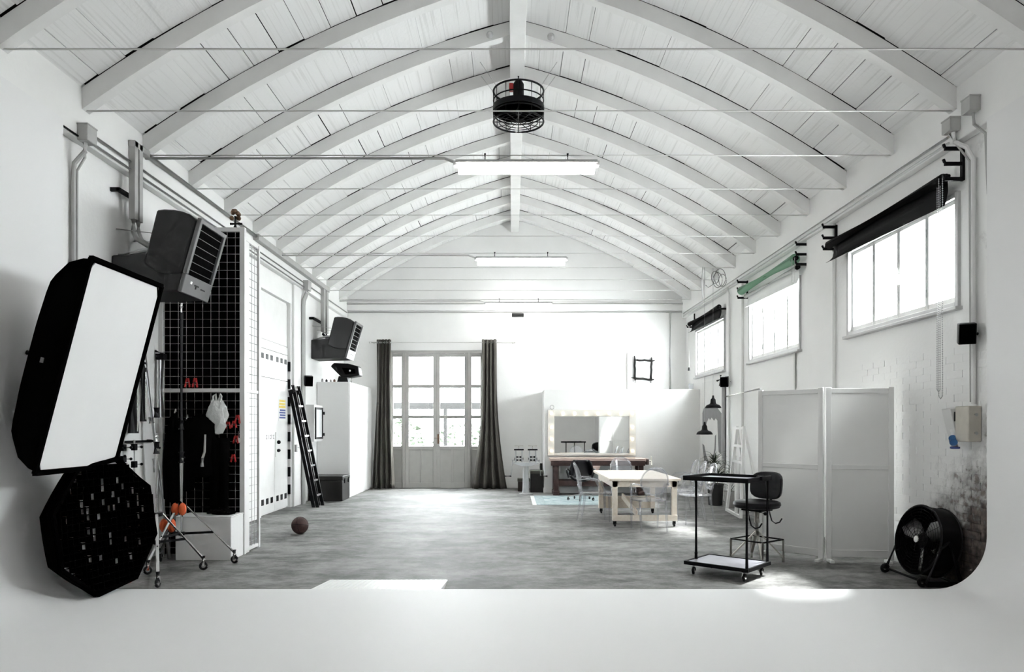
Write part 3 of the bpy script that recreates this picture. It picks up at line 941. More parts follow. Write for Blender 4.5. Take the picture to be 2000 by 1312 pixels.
# ------------------------------------------------------------------ tool cage
KX, KY0, KY1, KZ = -3.19, 8.5, 8.98, 3.87
root = thing('tool_cage', 'tall white framed tool cage with black wire grid front', 'cage', ((XL + KX) / 2, KY0, 0))
m = MB()
m.box(KX - 0.03, KX + 0.03, KY0 - 0.03, KY0 + 0.03, 0, KZ).box(XL, XL + 0.05, KY0 - 0.03, KY0 + 0.03, 0, KZ)
m.box(XL + 0.05, KX - 0.03, KY0 - 0.02, KY0 + 0.02, KZ - 0.05, KZ).box(XL + 0.05, KX - 0.03, KY0 - 0.025, KY0 + 0.015, 1.92, 1.965)
m.box(KX + 0.0, KX + 0.03, KY1 - 0.02, KY1 + 0.02, 0, KZ - 0.1).box(KX - 0.02, KX + 0.02, KY0 + 0.03, KY1 - 0.02, KZ - 0.14, KZ - 0.1)
m.box(KX - 0.02, KX + 0.02, KY0 + 0.03, KY1 - 0.02, 1.92, 1.96).box(KX - 0.02, KX + 0.02, KY0 + 0.03, KY1 - 0.02, 0.02, 0.06)
m.build('frame', 'white_metal', root, bevel=0.004)
MB().box(KX - 0.02, KX + 0.015, KY0 + 0.04, KY0 + 0.17, 0.0, KZ - 0.05).build('side_board', 'white_wood', root, bevel=0.004)
m = MB()
x = XL + 0.13
while x < KX - 0.05:
    m.cyl((x, KY0 - 0.008, 0.02), (x, KY0 - 0.008, KZ - 0.03), 0.003, n=6); x += 0.0965
z = 0.08
while z < KZ - 0.04:
    m.cyl((XL + 0.04, KY0 - 0.014, z), (KX - 0.02, KY0 - 0.014, z), 0.003, n=6); z += 0.0965
m.build('wire_grid', 'conduit_white', root)
m = MB()
z = 0.12
while z < KZ - 0.15:
    m.cyl((KX + 0.01, KY0 + 0.17, z), (KX + 0.01, KY1, z), 0.0035, n=6); z += 0.0965
y = KY0 + 0.27
while y < KY1 - 0.03:
    m.cyl((KX + 0.006, y, 0.05), (KX + 0.006, y, KZ - 0.12), 0.0035, n=6); y += 0.0965
m.build('side_grid', 'frame_grey', root)
MB().box(XL + 0.02, KX - 0.03, KY0 + 0.035, KY0 + 0.05, 0.0, KZ - 0.02).build('backing_panel', 'black_cloth', root)
# plinth in front of the cage
root = thing('plinth', 'grey white plinth box in front of the tool cage', 'plinth', (-3.48, 8.25, 0))
MB().box(-3.80, -3.17, 8.09, 8.455, 0.0, 0.485).build('body', 'white_laminate', root, bevel=0.006)
MB().box(-3.805, -3.165, 8.085, 8.46, 0.485, 0.50).build('lid', 'white_laminate', root, bevel=0.004)
# things hung on the grid
def crumple(m, c, prof, seed, n=22, amp=0.2, ysq=0.45):
    rnd = random.Random(seed)
    ph = [rnd.uniform(0, 6.28) for _ in range(6)]
    rings = []
    for j, (r, h) in enumerate(prof):
        ring = []
        for i in range(n):
            t = 2 * PI * i / n
            q = 1 + amp * (math.sin(3 * t + ph[0] + 2 * h * 9) * 0.5 + math.sin(5 * t + ph[1] - h * 14) * 0.4 + math.sin(8 * t + ph[2] + 20 * h) * 0.3)
            ring.append((c[0] + r * q * math.cos(t), c[1] + r * q * ysq * math.sin(t), c[2] + h))
        rings.append(ring)
    m.loft(rings)
root = thing('plastic_bag', 'crumpled white plastic bag hung on the tool cage grid', 'bag', (-3.47, 8.44, 1.43))
m = MB(); crumple(m, (-3.47, 8.435, 1.42), [(0.02, 0), (0.06, 0.015), (0.07, 0.05), (0.10, 0.10), (0.105, 0.14), (0.115, 0.19), (0.12, 0.23), (0.105, 0.28), (0.10, 0.32), (0.085, 0.36), (0.06, 0.40)], 3, amp=0.3)
m.build('body', 'bag_plastic', root)
for s in (-1, 1):
    MB().tube([(-3.47 + s * 0.045, 8.43, 1.80), (-3.47 + s * 0.05, 8.44, 1.87), (-3.47 + s * 0.03, 8.465, 1.90), (-3.47 + s * 0.02, 8.45, 1.82)], [0.02, 0.012, 0.01, 0.018], 8).build('handle', 'bag_plastic', root)
root = thing('hanging_coat', 'black coat with grey strap hanging on the tool cage grid', 'coat', (-3.62, 8.4, 0.95))
m = MB(); crumple(m, (-3.66, 8.405, 0.92), [(0.13, 0), (0.17, 0.02), (0.18, 0.2), (0.19, 0.45), (0.17, 0.62), (0.09, 0.70), (0.03, 0.74)], 5, amp=0.12, ysq=0.38)
m.build('body', 'black_cloth', root)
MB().tube([(-3.60, 8.325, 1.05), (-3.59, 8.32, 1.15), (-3.57, 8.325, 1.22), (-3.565, 8.33, 1.42)], [0.022, 0.016, 0.014, 0.012], 8).build('strap', 'pot_grey', root)
root = thing('hanging_trousers', 'black trousers hanging down to the plinth in the tool cage', 'trousers', (-3.45, 8.4, 0.52))
for i, xx in enumerate((-3.49, -3.38)):
    m = MB(); crumple(m, (xx, 8.41, 0.53), [(0.05, 0), (0.055, 0.1), (0.06, 0.45), (0.075, 0.85)], 9 + i, amp=0.1, ysq=0.6)
    m.build('trouser_leg', 'black_cloth', root)
for i, (x, z0, h, r, lab) in enumerate(((-3.97, 0.62, 1.05, 0.12, 'black cloth bundle hung at the wall end of the tool cage'), (-3.83, 0.75, 0.85, 0.10, 'black cable bundle hung beside the coat in the tool cage'))):
    root = thing('hanging_bundle', lab, 'bundle', (x, 8.42, z0))
    m = MB(); crumple(m, (x, 8.425, z0), [(r * 0.5, 0), (r, 0.05), (r * 1.1, h * 0.4), (r * 0.9, h * 0.75), (r * 0.4, h * 0.95), (r * 0.15, h)], 20 + i, amp=0.2, ysq=0.4)
    m.build('body', 'black_cloth', root)
    MB().tube([(x, 8.42, z0 + h - 0.02), (x, 8.46, z0 + h + 0.05), (x, 8.48, z0 + h + 0.02)], 0.008, 6).build('hook', 'steel', root)
root = thing('cable_heap', 'tangled black cables lying on the plinth', 'cable', (-3.36, 8.26, 0.50))
rnd = random.Random(4)
pts = [(-3.36 + 0.17 * math.cos(t * 1.7) * rnd.uniform(0.3, 1), 8.26 + 0.09 * math.sin(t * 1.3) * rnd.uniform(0.3, 1), 0.512 + 0.022 * (0.5 + 0.5 * math.sin(t * 0.9)) + t * 0.0007) for t in range(40)]
MB().tube(pts, 0.009, 6).build('coil', 'black_metal', root)
m = MB(); crumple(m, (-3.33, 8.28, 0.50), [(0.12, 0), (0.13, 0.02), (0.09, 0.05), (0.03, 0.07)], 6, amp=0.15, ysq=0.6)
m.build('pile', 'black_cloth', root)
def clamp(x, z, s, label):
    root = thing('spring_clamp', label, 'clamp', (x, 8.46, z), group='red clamps on the cage grid')
    for q in (-1, 1):
        MB().bar((x + q * 0.008, 8.465, z + s), (x + q * 0.028, 8.455, z - s), 0.014, 0.02).build('jaw', 'red', root, bevel=0.003)
    MB().cyl((x - 0.018, 8.46, z), (x + 0.018, 8.46, z), 0.012, n=10).build('spring', 'steel', root)
for i, (x, z, s, lab) in enumerate((
        (-3.83, 2.03, 0.055, 'red clamp above the cage rail, left one of the pair'), (-3.74, 2.03, 0.055, 'red clamp above the cage rail, right one of the pair'),
        (-3.35, 1.53, 0.04, 'small red clamp touching the plastic bag'), (-3.28, 1.54, 0.04, 'red clamp hung just beside the cage post, upper row'),
        (-3.24, 1.60, 0.05, 'red clamp nearest the cage post'), (-3.26, 1.36, 0.045, 'red clamp above the white tag'),
        (-3.29, 1.14, 0.045, 'lowest red clamp on the cage grid'))):
    clamp(x, z, s, lab)
root = thing('white_tag', 'small oval white tag hung on the cage grid', 'tag', (-3.24, 8.47, 1.33))
MB().lathe([(0.028, 0), (0.03, 0.004), (0.028, 0.008)], (-3.235, 8.475, 1.35), (0, -1, 0), 16).build('disc', 'white_paper', root)
MB().cyl((-3.235, 8.473, 1.37), (-3.235, 8.475, 1.46), 0.003, n=6).build('string', 'white_paper', root)
root = thing('cage_ornament', 'small brown knobbly fitting on top of the tool cage', 'ornament', (-3.3, 8.55, KZ))
m = MB()
for i in range(9):
    a = i * 2.4
    m.sphere((-3.30 + 0.04 * math.cos(a), 8.55 + 0.03 * math.sin(a), KZ + 0.17 + 0.05 * math.sin(i * 1.3)), 0.028, 8, 6)
m.build('top', 'brass_brown', root)
MB().cyl((-3.3, 8.55, KZ + 0.06), (-3.3, 8.55, KZ + 0.15), 0.014, n=8).cyl((-3.36, 8.55, KZ + 0.06), (-3.22, 8.55, KZ + 0.06), 0.015, n=8).cyl((-3.3, 8.55, KZ), (-3.3, 8.55, KZ + 0.06), 0.03, 0.015, n=10).build('stem', 'black_metal', root)

# ------------------------------------------------------------------ black gear hung on the wall beside the cage
def hung_stand(y, z0, z1, zt, r, label):
    x = XL + 0.075
    root = thing('folded_stand', label, 'light stand', (x, y, z0), group='folded black stands hung on the wall')
    m = MB().cyl((x, y, z0), (x, y, z1), r, n=14); m.build('tube', 'black_plastic', root)
    MB().cyl((x + r * 0.9, y - 0.01, z0 + 0.02), (x + r * 0.9, y - 0.01, z1 - 0.05), 0.006, n=6).build('leg', 'chrome', root)
    if zt > z1:
        m = MB().cyl((x, y, z1), (x, y, zt), 0.018, n=10)
        for q in range(3): m.cyl((x - 0.0, y - 0.035, z1 + 0.05 + q * 0.1), (x, y + 0.035, z1 + 0.05 + q * 0.1), 0.014, n=8)
        m.build('spigot', 'black_metal', root)
    MB().cyl((XL, y, (z0 + z1) / 2 + 0.15), (x, y, (z0 + z1) / 2 + 0.15), 0.01, n=8).build('peg', 'black_metal', root)
hung_stand(7.48, 1.47, 2.05, 2.05, 0.032, 'folded black stand hung nearest the tilted softbox')
hung_stand(7.60, 1.65, 2.10, 2.10, 0.03, 'short folded black stand hung second from the softbox')
hung_stand(7.77, 1.44, 2.12, 2.2, 0.055, 'thick folded black stand hung in the middle of the row')
hung_stand(7.98, 1.57, 2.17, 2.45, 0.035, 'folded black stand with a knobbed spigot, nearest the cage')
root = thing('wall_rack', 'black wall rack bar below the folded stands', 'rack', (XL, 7.9, 1.34))
MB().box(XL + 0.05, XL + 0.075, 7.35, 8.25, 1.335, 1.36).build('bar', 'black_metal', root)
for y in (7.4, 8.2): MB().box(XL, XL + 0.05, y, y + 0.02, 1.33, 1.365).build('bracket', 'black_metal', root)
for i, (y, h, lab) in enumerate(((7.42, 0.16, 'small grip clamp hung on the rack bar nearest the softbox'), (7.54, 0.22, 'grip clamp hung on the middle of the rack bar'), (7.76, 0.34, 'long grip clamp with two knobs on the rack bar'))):
    x = XL + 0.09
    root = thing('grip_clamp', lab, 'clamp', (x, y, 1.33 - h), group='grip clamps on the wall rack')
    MB().cyl((x, y, 1.365), (x, y, 1.33 - h), 0.013, n=8).build('pin', 'steel', root)
    for q in range(2):
        zc = 1.29 - q * h * 0.55
        MB().obox((x, y, zc), (0.022, 0.032, 0.035)).build('head', 'black_metal', root, bevel=0.006)
        MB().cyl((x, y, zc), (x + 0.05, y + 0.06, zc), 0.008, n=8).sphere((x + 0.05, y + 0.06, zc), 0.016, 8, 6).build('knob', 'black_metal', root)
root = thing('silver_tube', 'silver pole with black clamp on the corner of the tool cage', 'pole', (XL + 0.05, 8.42, 1.5))
MB().cyl((XL + 0.07, 8.40, 1.62), (XL + 0.07, 8.40, 2.3), 0.03, n=14).build('pole', 'steel', root)
MB().obox((XL + 0.07, 8.40, 2.33), (0.05, 0.04, 0.035)).cyl((XL + 0.0, 8.40, 2.40), (XL + 0.1, 8.38, 2.36), 0.016, n=8).build('clamp', 'black_metal', root, bevel=0.004)

# leaning pole
tag(MB().tube([(-3.93, 8.22, 0.0), (XL + 0.035, 8.0, 2.68)], 0.022, 10).tube([(-4.03, 8.13, 1.0), (-4.045, 8.12, 1.15)], 0.033, 10)
    .tube([(-4.07, 8.1, 1.55), (-4.075, 8.095, 1.62)], 0.034, 10).build('leaning_pole', 'steel'), 'long silver pole leaning on the wall beside the tool cage', 'pole')

# ------------------------------------------------------------------ rolling light stands
def caster(root, x, y, r=0.045, ang=0.0, wheel='black_plastic', fork='chrome', z0=0.0):
    c = Vector((x, y, z0 + r)); ax = Vector((math.cos(ang), math.sin(ang), 0))
    cs = MB().torus(c, r * 0.68, r * 0.32, ax, 18, 8).build('caster', wheel, root)
    m = MB().cyl(c - ax * r * 0.2, c + ax * r * 0.2, r * 0.5, n=14)
    for s in (-1, 1):
        m.bar(c + ax * s * r * 0.45, c + ax * s * r * 0.3 + Vector((0, 0, r * 1.3)), r * 0.16, r * 0.5)
    m.cyl(c + Vector((0, 0, r * 1.15)), c + Vector((0, 0, r * 1.75)), r * 0.4, n=10)
    m.build('fork', fork, cs)
def roller_stand(label, feet, hub, ztop, zblack, group):
    root = thing('roller_stand', label, 'light stand', (hub[0], hub[1], 0), group=group)
    x, y, zh = hub
    MB().cyl((x, y, 0.30), (x, y, zblack), 0.021, n=12).build('pole', 'chrome', root)
    m = MB().cyl((x, y, zblack - 0.03), (x, y, ztop - 0.1), 0.02, n=12)
    m.cyl((x, y, zblack - 0.06), (x, y, zblack + 0.06), 0.032, n=12).cyl((x, y, zblack + 0.3), (x, y, zblack + 0.4), 0.03, n=12)
    m.cyl((x, y, zblack + 0.0), (x + 0.05, y - 0.04, zblack + 0.0), 0.012, n=8)
    m.build('column', 'black_metal', root)
    MB().cyl((x, y, ztop - 0.12), (x, y, ztop), 0.014, n=10).cyl((x, y, ztop - 0.05), (x, y, ztop - 0.03), 0.024, n=10).build('spigot', 'chrome', root)
    MB().lathe([(0.03, -0.025), (0.06, -0.02), (0.06, 0.015), (0.03, 0.02)], (x, y, zh), n=14).lathe([(0.03, -0.02), (0.04, 0), (0.03, 0.02)], (x, y, 0.36), n=14).build('hub', 'black_metal', root)
    for fx_, fy_ in feet:
        d = Vector((fx_ - x, fy_ - y, 0)); dn = d.normalized()
        p0 = Vector((x, y, zh)) + dn * 0.055; p1 = Vector((fx_, fy_, 0.12))
        MB().cyl(p0, p1, 0.014, n=10).build('leg', 'chrome', root)
        q = p0.lerp(p1, 0.55)
        MB().bar((x, y, 0.36), q, 0.012, 0.024).build('brace', 'black_metal', root)
        MB().cyl(p1 - Vector((0, 0, 0.05)), p1 + Vector((0, 0, 0.03)), 0.02, n=10).build('leg_end', 'black_metal', root)
        caster(root, fx_, fy_, 0.045, math.atan2(d.y, d.x) + 1.0)
roller_stand('chrome roller stand nearest the cove, below the leaning pole', [(-3.32, 6.72), (-3.25, 7.55), (-3.98, 7.12)], (-3.54, 7.14, 0.64), 1.45, 1.30, 'roller light stands')
roller_stand('tall roller stand with black upper column before the tool cage', [(-3.07, 7.93), (-3.72, 7.32), (-3.93, 8.02)], (-3.56, 7.72, 0.65), 2.84, 1.18, 'roller light stands')
def sandbag(c, s, label, rz=0.0):
    root = thing('sandbag', label, 'sandbag', (c[0], c[1], c[2] - s[2]), group='orange sandbags')
    for i, q in enumerate((-1, 1)):
        m = MB().sphere(Vector(c) + Vector((q * s[0] * 0.55, 0, -0.01)), 1.0, 14, 8, (s[0] * 0.55, s[1], s[2]))
        m.build('pouch', 'orange', root)
    MB().tube([(c[0] - s[0] * 0.5, c[1], c[2] + s[2] * 0.6), (c[0], c[1], c[2] + s[2] * 1.15), (c[0] + s[0] * 0.5, c[1], c[2] + s[2] * 0.6)], 0.012, 8).build('handle', 'black_fabric', root)
sandbag((-3.56, 7.66, 0.64), (0.07, 0.045, 0.07), 'orange sandbag hung at the hub of the tall roller stand')
sandbag((-3.66, 7.62, 0.47), (0.075, 0.05, 0.075), 'orange sandbag hung low between the two roller stands')
sandbag((-3.78, 6.95, 0.06), (0.10, 0.07, 0.06), 'orange sandbag lying on the floor behind the octagonal softbox')

# ------------------------------------------------------------------ big rectangular softbox
c = Vector((-3.33, 5.83, 1.96))
ta = math.radians(14.7)
nx = Vector((math.cos(ta), 0, -math.sin(ta)))
uy = Vector((0, 1, 0))
uz = Vector((math.sin(ta), 0, math.cos(ta)))
SW, SH = 0.535, 0.825
def rect_ring(w, h, depth, n=8, p=6.0):
    pts = []
    tot = 8 * n
    for i in range(tot):
        t = 2 * PI * i / tot + PI / tot
        ct, st = math.cos(t), math.sin(t)
        k = (abs(ct) ** p + abs(st) ** p) ** (-1 / p)
        pts.append(c - nx * depth + uy * (w * ct * k) + uz * (h * st * k))
    return pts
root = thing('softbox', 'big rectangular softbox with white front, tilted above the octagonal one', 'softbox', tuple(c))
m = MB()
m.loft([rect_ring(SW, SH, 0.0, p=40), rect_ring(SW * 0.985, SH * 0.985, 0.08, p=30), rect_ring(SW * 0.93, SH * 0.94, 0.20, p=12), rect_ring(SW * 0.80, SH * 0.82, 0.32, p=8), rect_ring(SW * 0.58, SH * 0.62, 0.41, p=5), rect_ring(SW * 0.34, SH * 0.36, 0.46, p=3), rect_ring(0.08, 0.08, 0.485, p=2)])
m.build('shell', 'black_fabric', root)
m = MB()
m.loft([rect_ring(SW * 0.955, SH * 0.97, 0.03, p=40), rect_ring(SW * 0.955, SH * 0.97, -0.008, p=40)])
m.build('front_diffuser', 'diffuser_fabric', root)
m = MB()
def edge(y0, z0, y1, z1, w): m.bar(c + uy * y0 + uz * z0 + nx * 0.012, c + uy * y1 + uz * z1 + nx * 0.012, w, w)
e = 0.028
edge(-SW, -SH, -SW, SH, e); edge(SW, -SH, SW, SH, e); edge(-SW, -SH, SW, -SH, e * 1.2); edge(-SW, SH, SW, SH, e * 1.2)
m.build('edge_binding', 'black_fabric', root)
pb = c - nx * 0.48
MB().lathe([(0.085, 0), (0.085, 0.015), (0.06, 0.02), (0.05, 0.04)], pb, -nx, 20).build('speed_ring', 'black_metal', root)
MB().tube([pb - nx * 0.02, (CX0 + 0.005, pb.y, pb.z + 0.03)], 0.02, 8).build('wall_bracket', 'black_metal', root)
MB().obox(c - nx * 0.16 - uy * (SW * 0.965) + uz * 0.0, (0.012, 0.003, 0.02), Matrix.Rotation(ta, 3, 'Y')).build('small_tag', 'heater_trim', root)

# ------------------------------------------------------------------ octagonal softbox with egg crate
oc = Vector((-3.50, 6.17, 0.66))
oa = math.radians(-12)
onx = Vector((math.cos(oa), math.sin(oa), 0.06)).normalized()
ouy = Vector((-math.sin(oa), math.cos(oa), 0)).normalized()
ouz = onx.cross(ouy).normalized()
OR = 0.585
def oct_ring(r, depth, rnd=0.0):
    pts = []
    for i in range(8):
        for j in range(4):
            a0 = PI / 8 + i * PI / 4 + PI / 24; a1 = a0 + PI / 4
            p = Vector((math.cos(a0), math.sin(a0))).lerp(Vector((math.cos(a1), math.sin(a1))), j / 4)
            q = p.normalized() * (0.95 * rnd + p.length * (1 - rnd))
            pts.append(oc - onx * depth + ouy * (r * q.x) + ouz * (r * q.y))
    return pts
root = thing('octagonal_softbox', 'black octagonal softbox with egg crate grid standing on the cove edge', 'softbox', (oc.x, oc.y, 0.09))
m = MB()
m.loft([oct_ring(OR, 0), oct_ring(OR * 0.99, 0.06), oct_ring(OR * 0.93, 0.14, 0.2), oct_ring(OR * 0.78, 0.22, 0.4), oct_ring(OR * 0.5, 0.29, 0.6), oct_ring(OR * 0.2, 0.33, 1)])
m.build('shell', 'black_fabric', root)
m = MB().loft([oct_ring(OR * 0.95, -0.005), oct_ring(OR * 0.95, 0.02)])
m.build('front_diffuser', 'octa_diffuser', root)
m = MB()
g = 0.058
k = int(OR / g)
rnd_o = random.Random(31)
def chord(d, r):   # half chord of the octagon at distance d
    ap = r * math.cos(PI / 8)
    return max(0.0, min(ap, r * math.cos(PI / 8) * math.sqrt(2) - d)) if d < ap else 0.0
for i in range(-k, k + 1):
    d = i * g
    h = chord(abs(d), OR * 0.97)
    if h <= 0.03: continue
    # upright strips, cell by cell, sagging here and there
    zz = -h
    while zz < h - 0.01:
        z2 = min(zz + g, h)
        inner_cell = math.hypot(d, (zz + z2) / 2) < OR * 0.72
        tilt = rnd_o.gauss(0, 0.08)
        if inner_cell and rnd_o.random() < 0.18: tilt = rnd_o.uniform(-0.60, -0.49)
        ax = onx * math.cos(tilt) + ouy * math.sin(tilt)
        ay = ouy * math.cos(tilt) - onx * math.sin(tilt)
        m.obox(oc + ouy * d + ouz * ((zz + z2) / 2) + onx * 0.005 + ax * 0.03, (0.03, 0.0022, (z2 - zz) / 2), Matrix((ax, ay, ouz)).transposed())
        zz = z2
    m.obox(oc + ouz * d + onx * 0.035, (0.03, h, 0.0025), Matrix((onx, ouy, ouz)).transposed())
m.build('egg_crate', 'black_fabric', root)
m = MB()
r0 = oct_ring(OR, -0.035)
m.tube([r0[i] for i in range(0, 32, 4)], 0.02, 6, closed=True)
r0 = oct_ring(OR, 0.0)
m.tube([r0[i] for i in range(0, 32, 4)], 0.02, 6, closed=True)
m.build('rim', 'black_fabric', root)

# ------------------------------------------------------------------ ramp pad at the cove edge
root = thing('ramp', 'low white ribbed ramp at the edge of the cove', 'ramp', (-1.2, 6.65, 0))
MB().prism([(6.312, 0.0), (7.02, 0.0), (7.02, 0.012), (6.312, 0.075)], 'x', -1.78, -0.63).build('board', 'white_wood', root)
m = MB()
for i in range(24):
    xx = -1.76 + i * 0.048
    m.prism([(6.315, 0.073), (7.0, 0.012), (7.0, 0.017), (6.315, 0.079)], 'x', xx, xx + 0.02)
m.build('ribs', 'white_wood', root)

# ------------------------------------------------------------------ ball
root = thing('ball', 'brown basketball lying on the concrete floor', 'ball', (-3.0, 10.14, 0))
MB().sphere((-3.0, 10.14, 0.12), 0.12, 28, 18).build('skin', 'ball_brown', root)
m = MB()
for ax in ((1, 0, 0.2), (0.2, 1, 0), (0, 0.2, 1)): m.torus((-3.0, 10.14, 0.12), 0.1195, 0.0025, ax, 40, 6)
m.build('seams', 'black_metal', root)

# ------------------------------------------------------------------ ladder leaning on the wall
root = thing('ladder', 'black folded ladder leaning beside the service door', 'ladder', (-3.68, 13.7, 0))
def rail_pts(y, dx=0.0): return Vector((-3.66 + dx, y, 0)), Vector((XL + 0.11 + dx, y - 0.12, 2.2))
for j, dx_ in enumerate((0.0, -0.075)):
    for y in (13.50, 13.86):
        a, b = rail_pts(y, dx_)
        MB().bar(a, b, 0.032, 0.062).build('rail', 'black_metal', root, bevel=0.004)
for i in range(7):
    t = 0.1 + i * 0.128
    a, b = rail_pts(13.50); a2, b2 = rail_pts(13.86)
    MB().bar(a.lerp(b, t), a2.lerp(b2, t), 0.03, 0.03).build('rung', 'steel', root)
m = MB()
for y in (13.50, 13.86):
    a, b = rail_pts(y)
    m.cyl(b - Vector((0.03, 0.06, 0.03)), b + Vector((-0.03, 0.06, -0.03)), 0.045, n=12)
    m.bar(b, b + Vector((-0.02, 0, 0.09)), 0.05, 0.05).bar(b + Vector((-0.02, -0.07, 0.08)), b + Vector((-0.02, 0.07, 0.08)), 0.025)
m.build('hinge', 'black_metal', root, bevel=0.004)
m = MB()
for dx_ in (0, -0.075):
    for y in (13.50, 13.86):
        m.box(-3.685 + dx_, -3.635 + dx_, y - 0.022, y + 0.022, 0, 0.05)
m.build('foot', 'black_plastic', root)

# ------------------------------------------------------------------ wall cabinet, trunk, wardrobe
root = thing('fuse_cabinet', 'grey wall cabinet with black framed glass door beside the ladder', 'cabinet', (XL + 0.13, 14.6, 1.22))
MB().box(XL + 0.05, XL + 0.23, 14.32, 14.95, 1.22, 1.96).build('body', 'conduit_white', root, bevel=0.006)
m = MB(); x0, x1 = XL + 0.23, XL + 0.255
m.box(x0, x1, 14.36, 14.40, 1.27, 1.91).box(x0, x1, 14.86, 14.90, 1.27, 1.91).box(x0, x1, 14.40, 14.86, 1.27, 1.31).box(x0, x1, 14.40, 14.86, 1.87, 1.91)
d = m.build('door', 'black_plastic', root, bevel=0.003)
MB().box(x0, x0 + 0.01, 14.40, 14.86, 1.31, 1.87).build('pane', 'glass_white', d)
for z in (1.36, 1.80): MB().box(x0, x1 + 0.02, 14.90, 14.97, z - 0.03, z + 0.03).build('latch', 'black_plastic', d, bevel=0.006)
root = thing('lever_switch', 'small grey lever on the pilaster beside the service door', 'switch', (XL + 0.05, 13.75, 1.08))
MB().box(XL + 0.05, XL + 0.09, 13.62, 13.70, 1.04, 1.18).build('plate', 'conduit_grey', root, bevel=0.005)
MB().cyl((XL + 0.08, 13.66, 1.12), (XL + 0.09, 14.02, 1.12), 0.012, n=8).build('lever', 'conduit_grey', root)
root = thing('trunk', 'black trunk on the floor between ladder and wardrobe', 'trunk', (-3.8, 14.95, 0))
MB().box(-4.12, -3.46, 14.62, 15.26, 0.0, 0.42).build('body', 'trunk_black', root, bevel=0.01)
MB().box(-4.13, -3.45, 14.61, 15.27, 0.42, 0.51).build('lid', 'trunk_black', root, bevel=0.012)
m = MB()
for y in (14.75, 15.08): m.box(-3.455, -3.44, y, y + 0.06, 0.36, 0.46)
m.build('latch', 'black_metal', root)
root = thing('wardrobe', 'tall white wardrobe with plain doors against the service door wall', 'wardrobe', (-3.8, 16.5, 0))
MB().box(XL + 0.01, -3.495, 15.34, 17.74, 0.0, 2.48).build('body', 'white_laminate', root, bevel=0.004)
MB().box(XL + 0.05, -3.50, 15.36, 17.72, 0.0, 0.03).build('base', 'black_plastic', root)
for i in range(3):
    a = 15.345 + i * 0.798
    MB().box(-3.495, -3.47, a, a + 0.792, 0.04, 2.475).build('door', 'white_laminate', root, bevel=0.003)
# loudspeaker lying on the wardrobe
root = thing('loudspeaker', 'black loudspeaker lying on top of the wardrobe', 'speaker', (-3.75, 15.7, 2.48))
sp = [(-3.93, 2.83), (-3.86, 2.9), (-3.55, 2.89), (-3.33, 2.83), (-3.30, 2.63), (-3.52, 2.59), (-3.70, 2.60), (-3.80, 2.70)]
MB().prism(sp, 'y', 15.5, 15.85).build('cabinet', 'black_plastic', root, bevel=0.025)
MB().prism([(-3.68, 2.80), (-3.40, 2.77), (-3.38, 2.67), (-3.60, 2.65)], 'y', 15.485, 15.505).build('grille', 'black_fabric', root, bevel=0.006)
MB().lathe([(0.02, 0), (0.02, 0.008)], (-3.50, 15.484, 2.73), (0, -1, 0), 14).build('emblem', 'white_metal', root)
MB().prism([(-3.80, 2.48), (-3.55, 2.48), (-3.58, 2.60), (-3.76, 2.62)], 'y', 15.55, 15.8).cyl((-3.5, 15.6, 2.48), (-3.5, 15.6, 2.6), 0.012, n=8).build('stand', 'black_plastic', root, bevel=0.006)
for i, (x, h, m_, lab) in enumerate(((-4.08, 0.07, 'frame_grey', 'small grey bottle at the wall end of the wardrobe top'), (-3.99, 0.06, 'black_plastic', 'small black jar on the wardrobe top'),
                                    (-3.90, 0.05, 'conduit_grey', 'low grey tin on the wardrobe top'), (-3.82, 0.06, 'brass_brown', 'small brown jar on the wardrobe top, nearest the loudspeaker'))):
    root = thing('jar', lab, 'jar', (x, 15.42, 2.48), group='small jars on the wardrobe')
    MB().lathe([(0.022, 0), (0.024, 0.01), (0.024, h * 0.7), (0.014, h * 0.85)], (x, 15.42, 2.48), n=12).build('body', m_, root)
    MB().lathe([(0.015, h * 0.85), (0.015, h)], (x, 15.42, 2.48), n=12).build('lid', 'black_plastic', root)

# small wall loudspeakers
def wall_speaker(c, label, side, s=1.0):
    root = thing('wall_speaker', label, 'speaker', c, group='small black wall loudspeakers')
    R = Matrix.Rotation(side * 0.45, 3, 'Z') @ Matrix.Rotation(0.22, 3, 'X')
    MB().obox(c, (0.075 * s, 0.065 * s, 0.10 * s), R).build('cabinet', 'black_plastic', root, bevel=0.008)
    MB().obox(Vector(c) + R @ Vector((0, -0.067 * s, 0)), (0.066 * s, 0.004, 0.09 * s), R).build('grille', 'black_fabric', root)
    xs = XL if side > 0 else XR
    if abs(c[0]) < 4.3: MB().cyl(Vector(c), (xs, c[1] + 0.03, c[2]), 0.015, n=8).build('bracket', 'black_metal', root)
wall_speaker((XL + 0.18, 14.10, 2.42), 'small black wall loudspeaker above the ladder', 1)
wall_speaker((XR - 0.17, 14.0, 2.40), 'small black wall loudspeaker near the pendant lamps', -1)
wall_speaker((XR - 0.12, 6.62, 2.37), 'black wall loudspeaker above the socket box at the cove end', -1, 0.95)

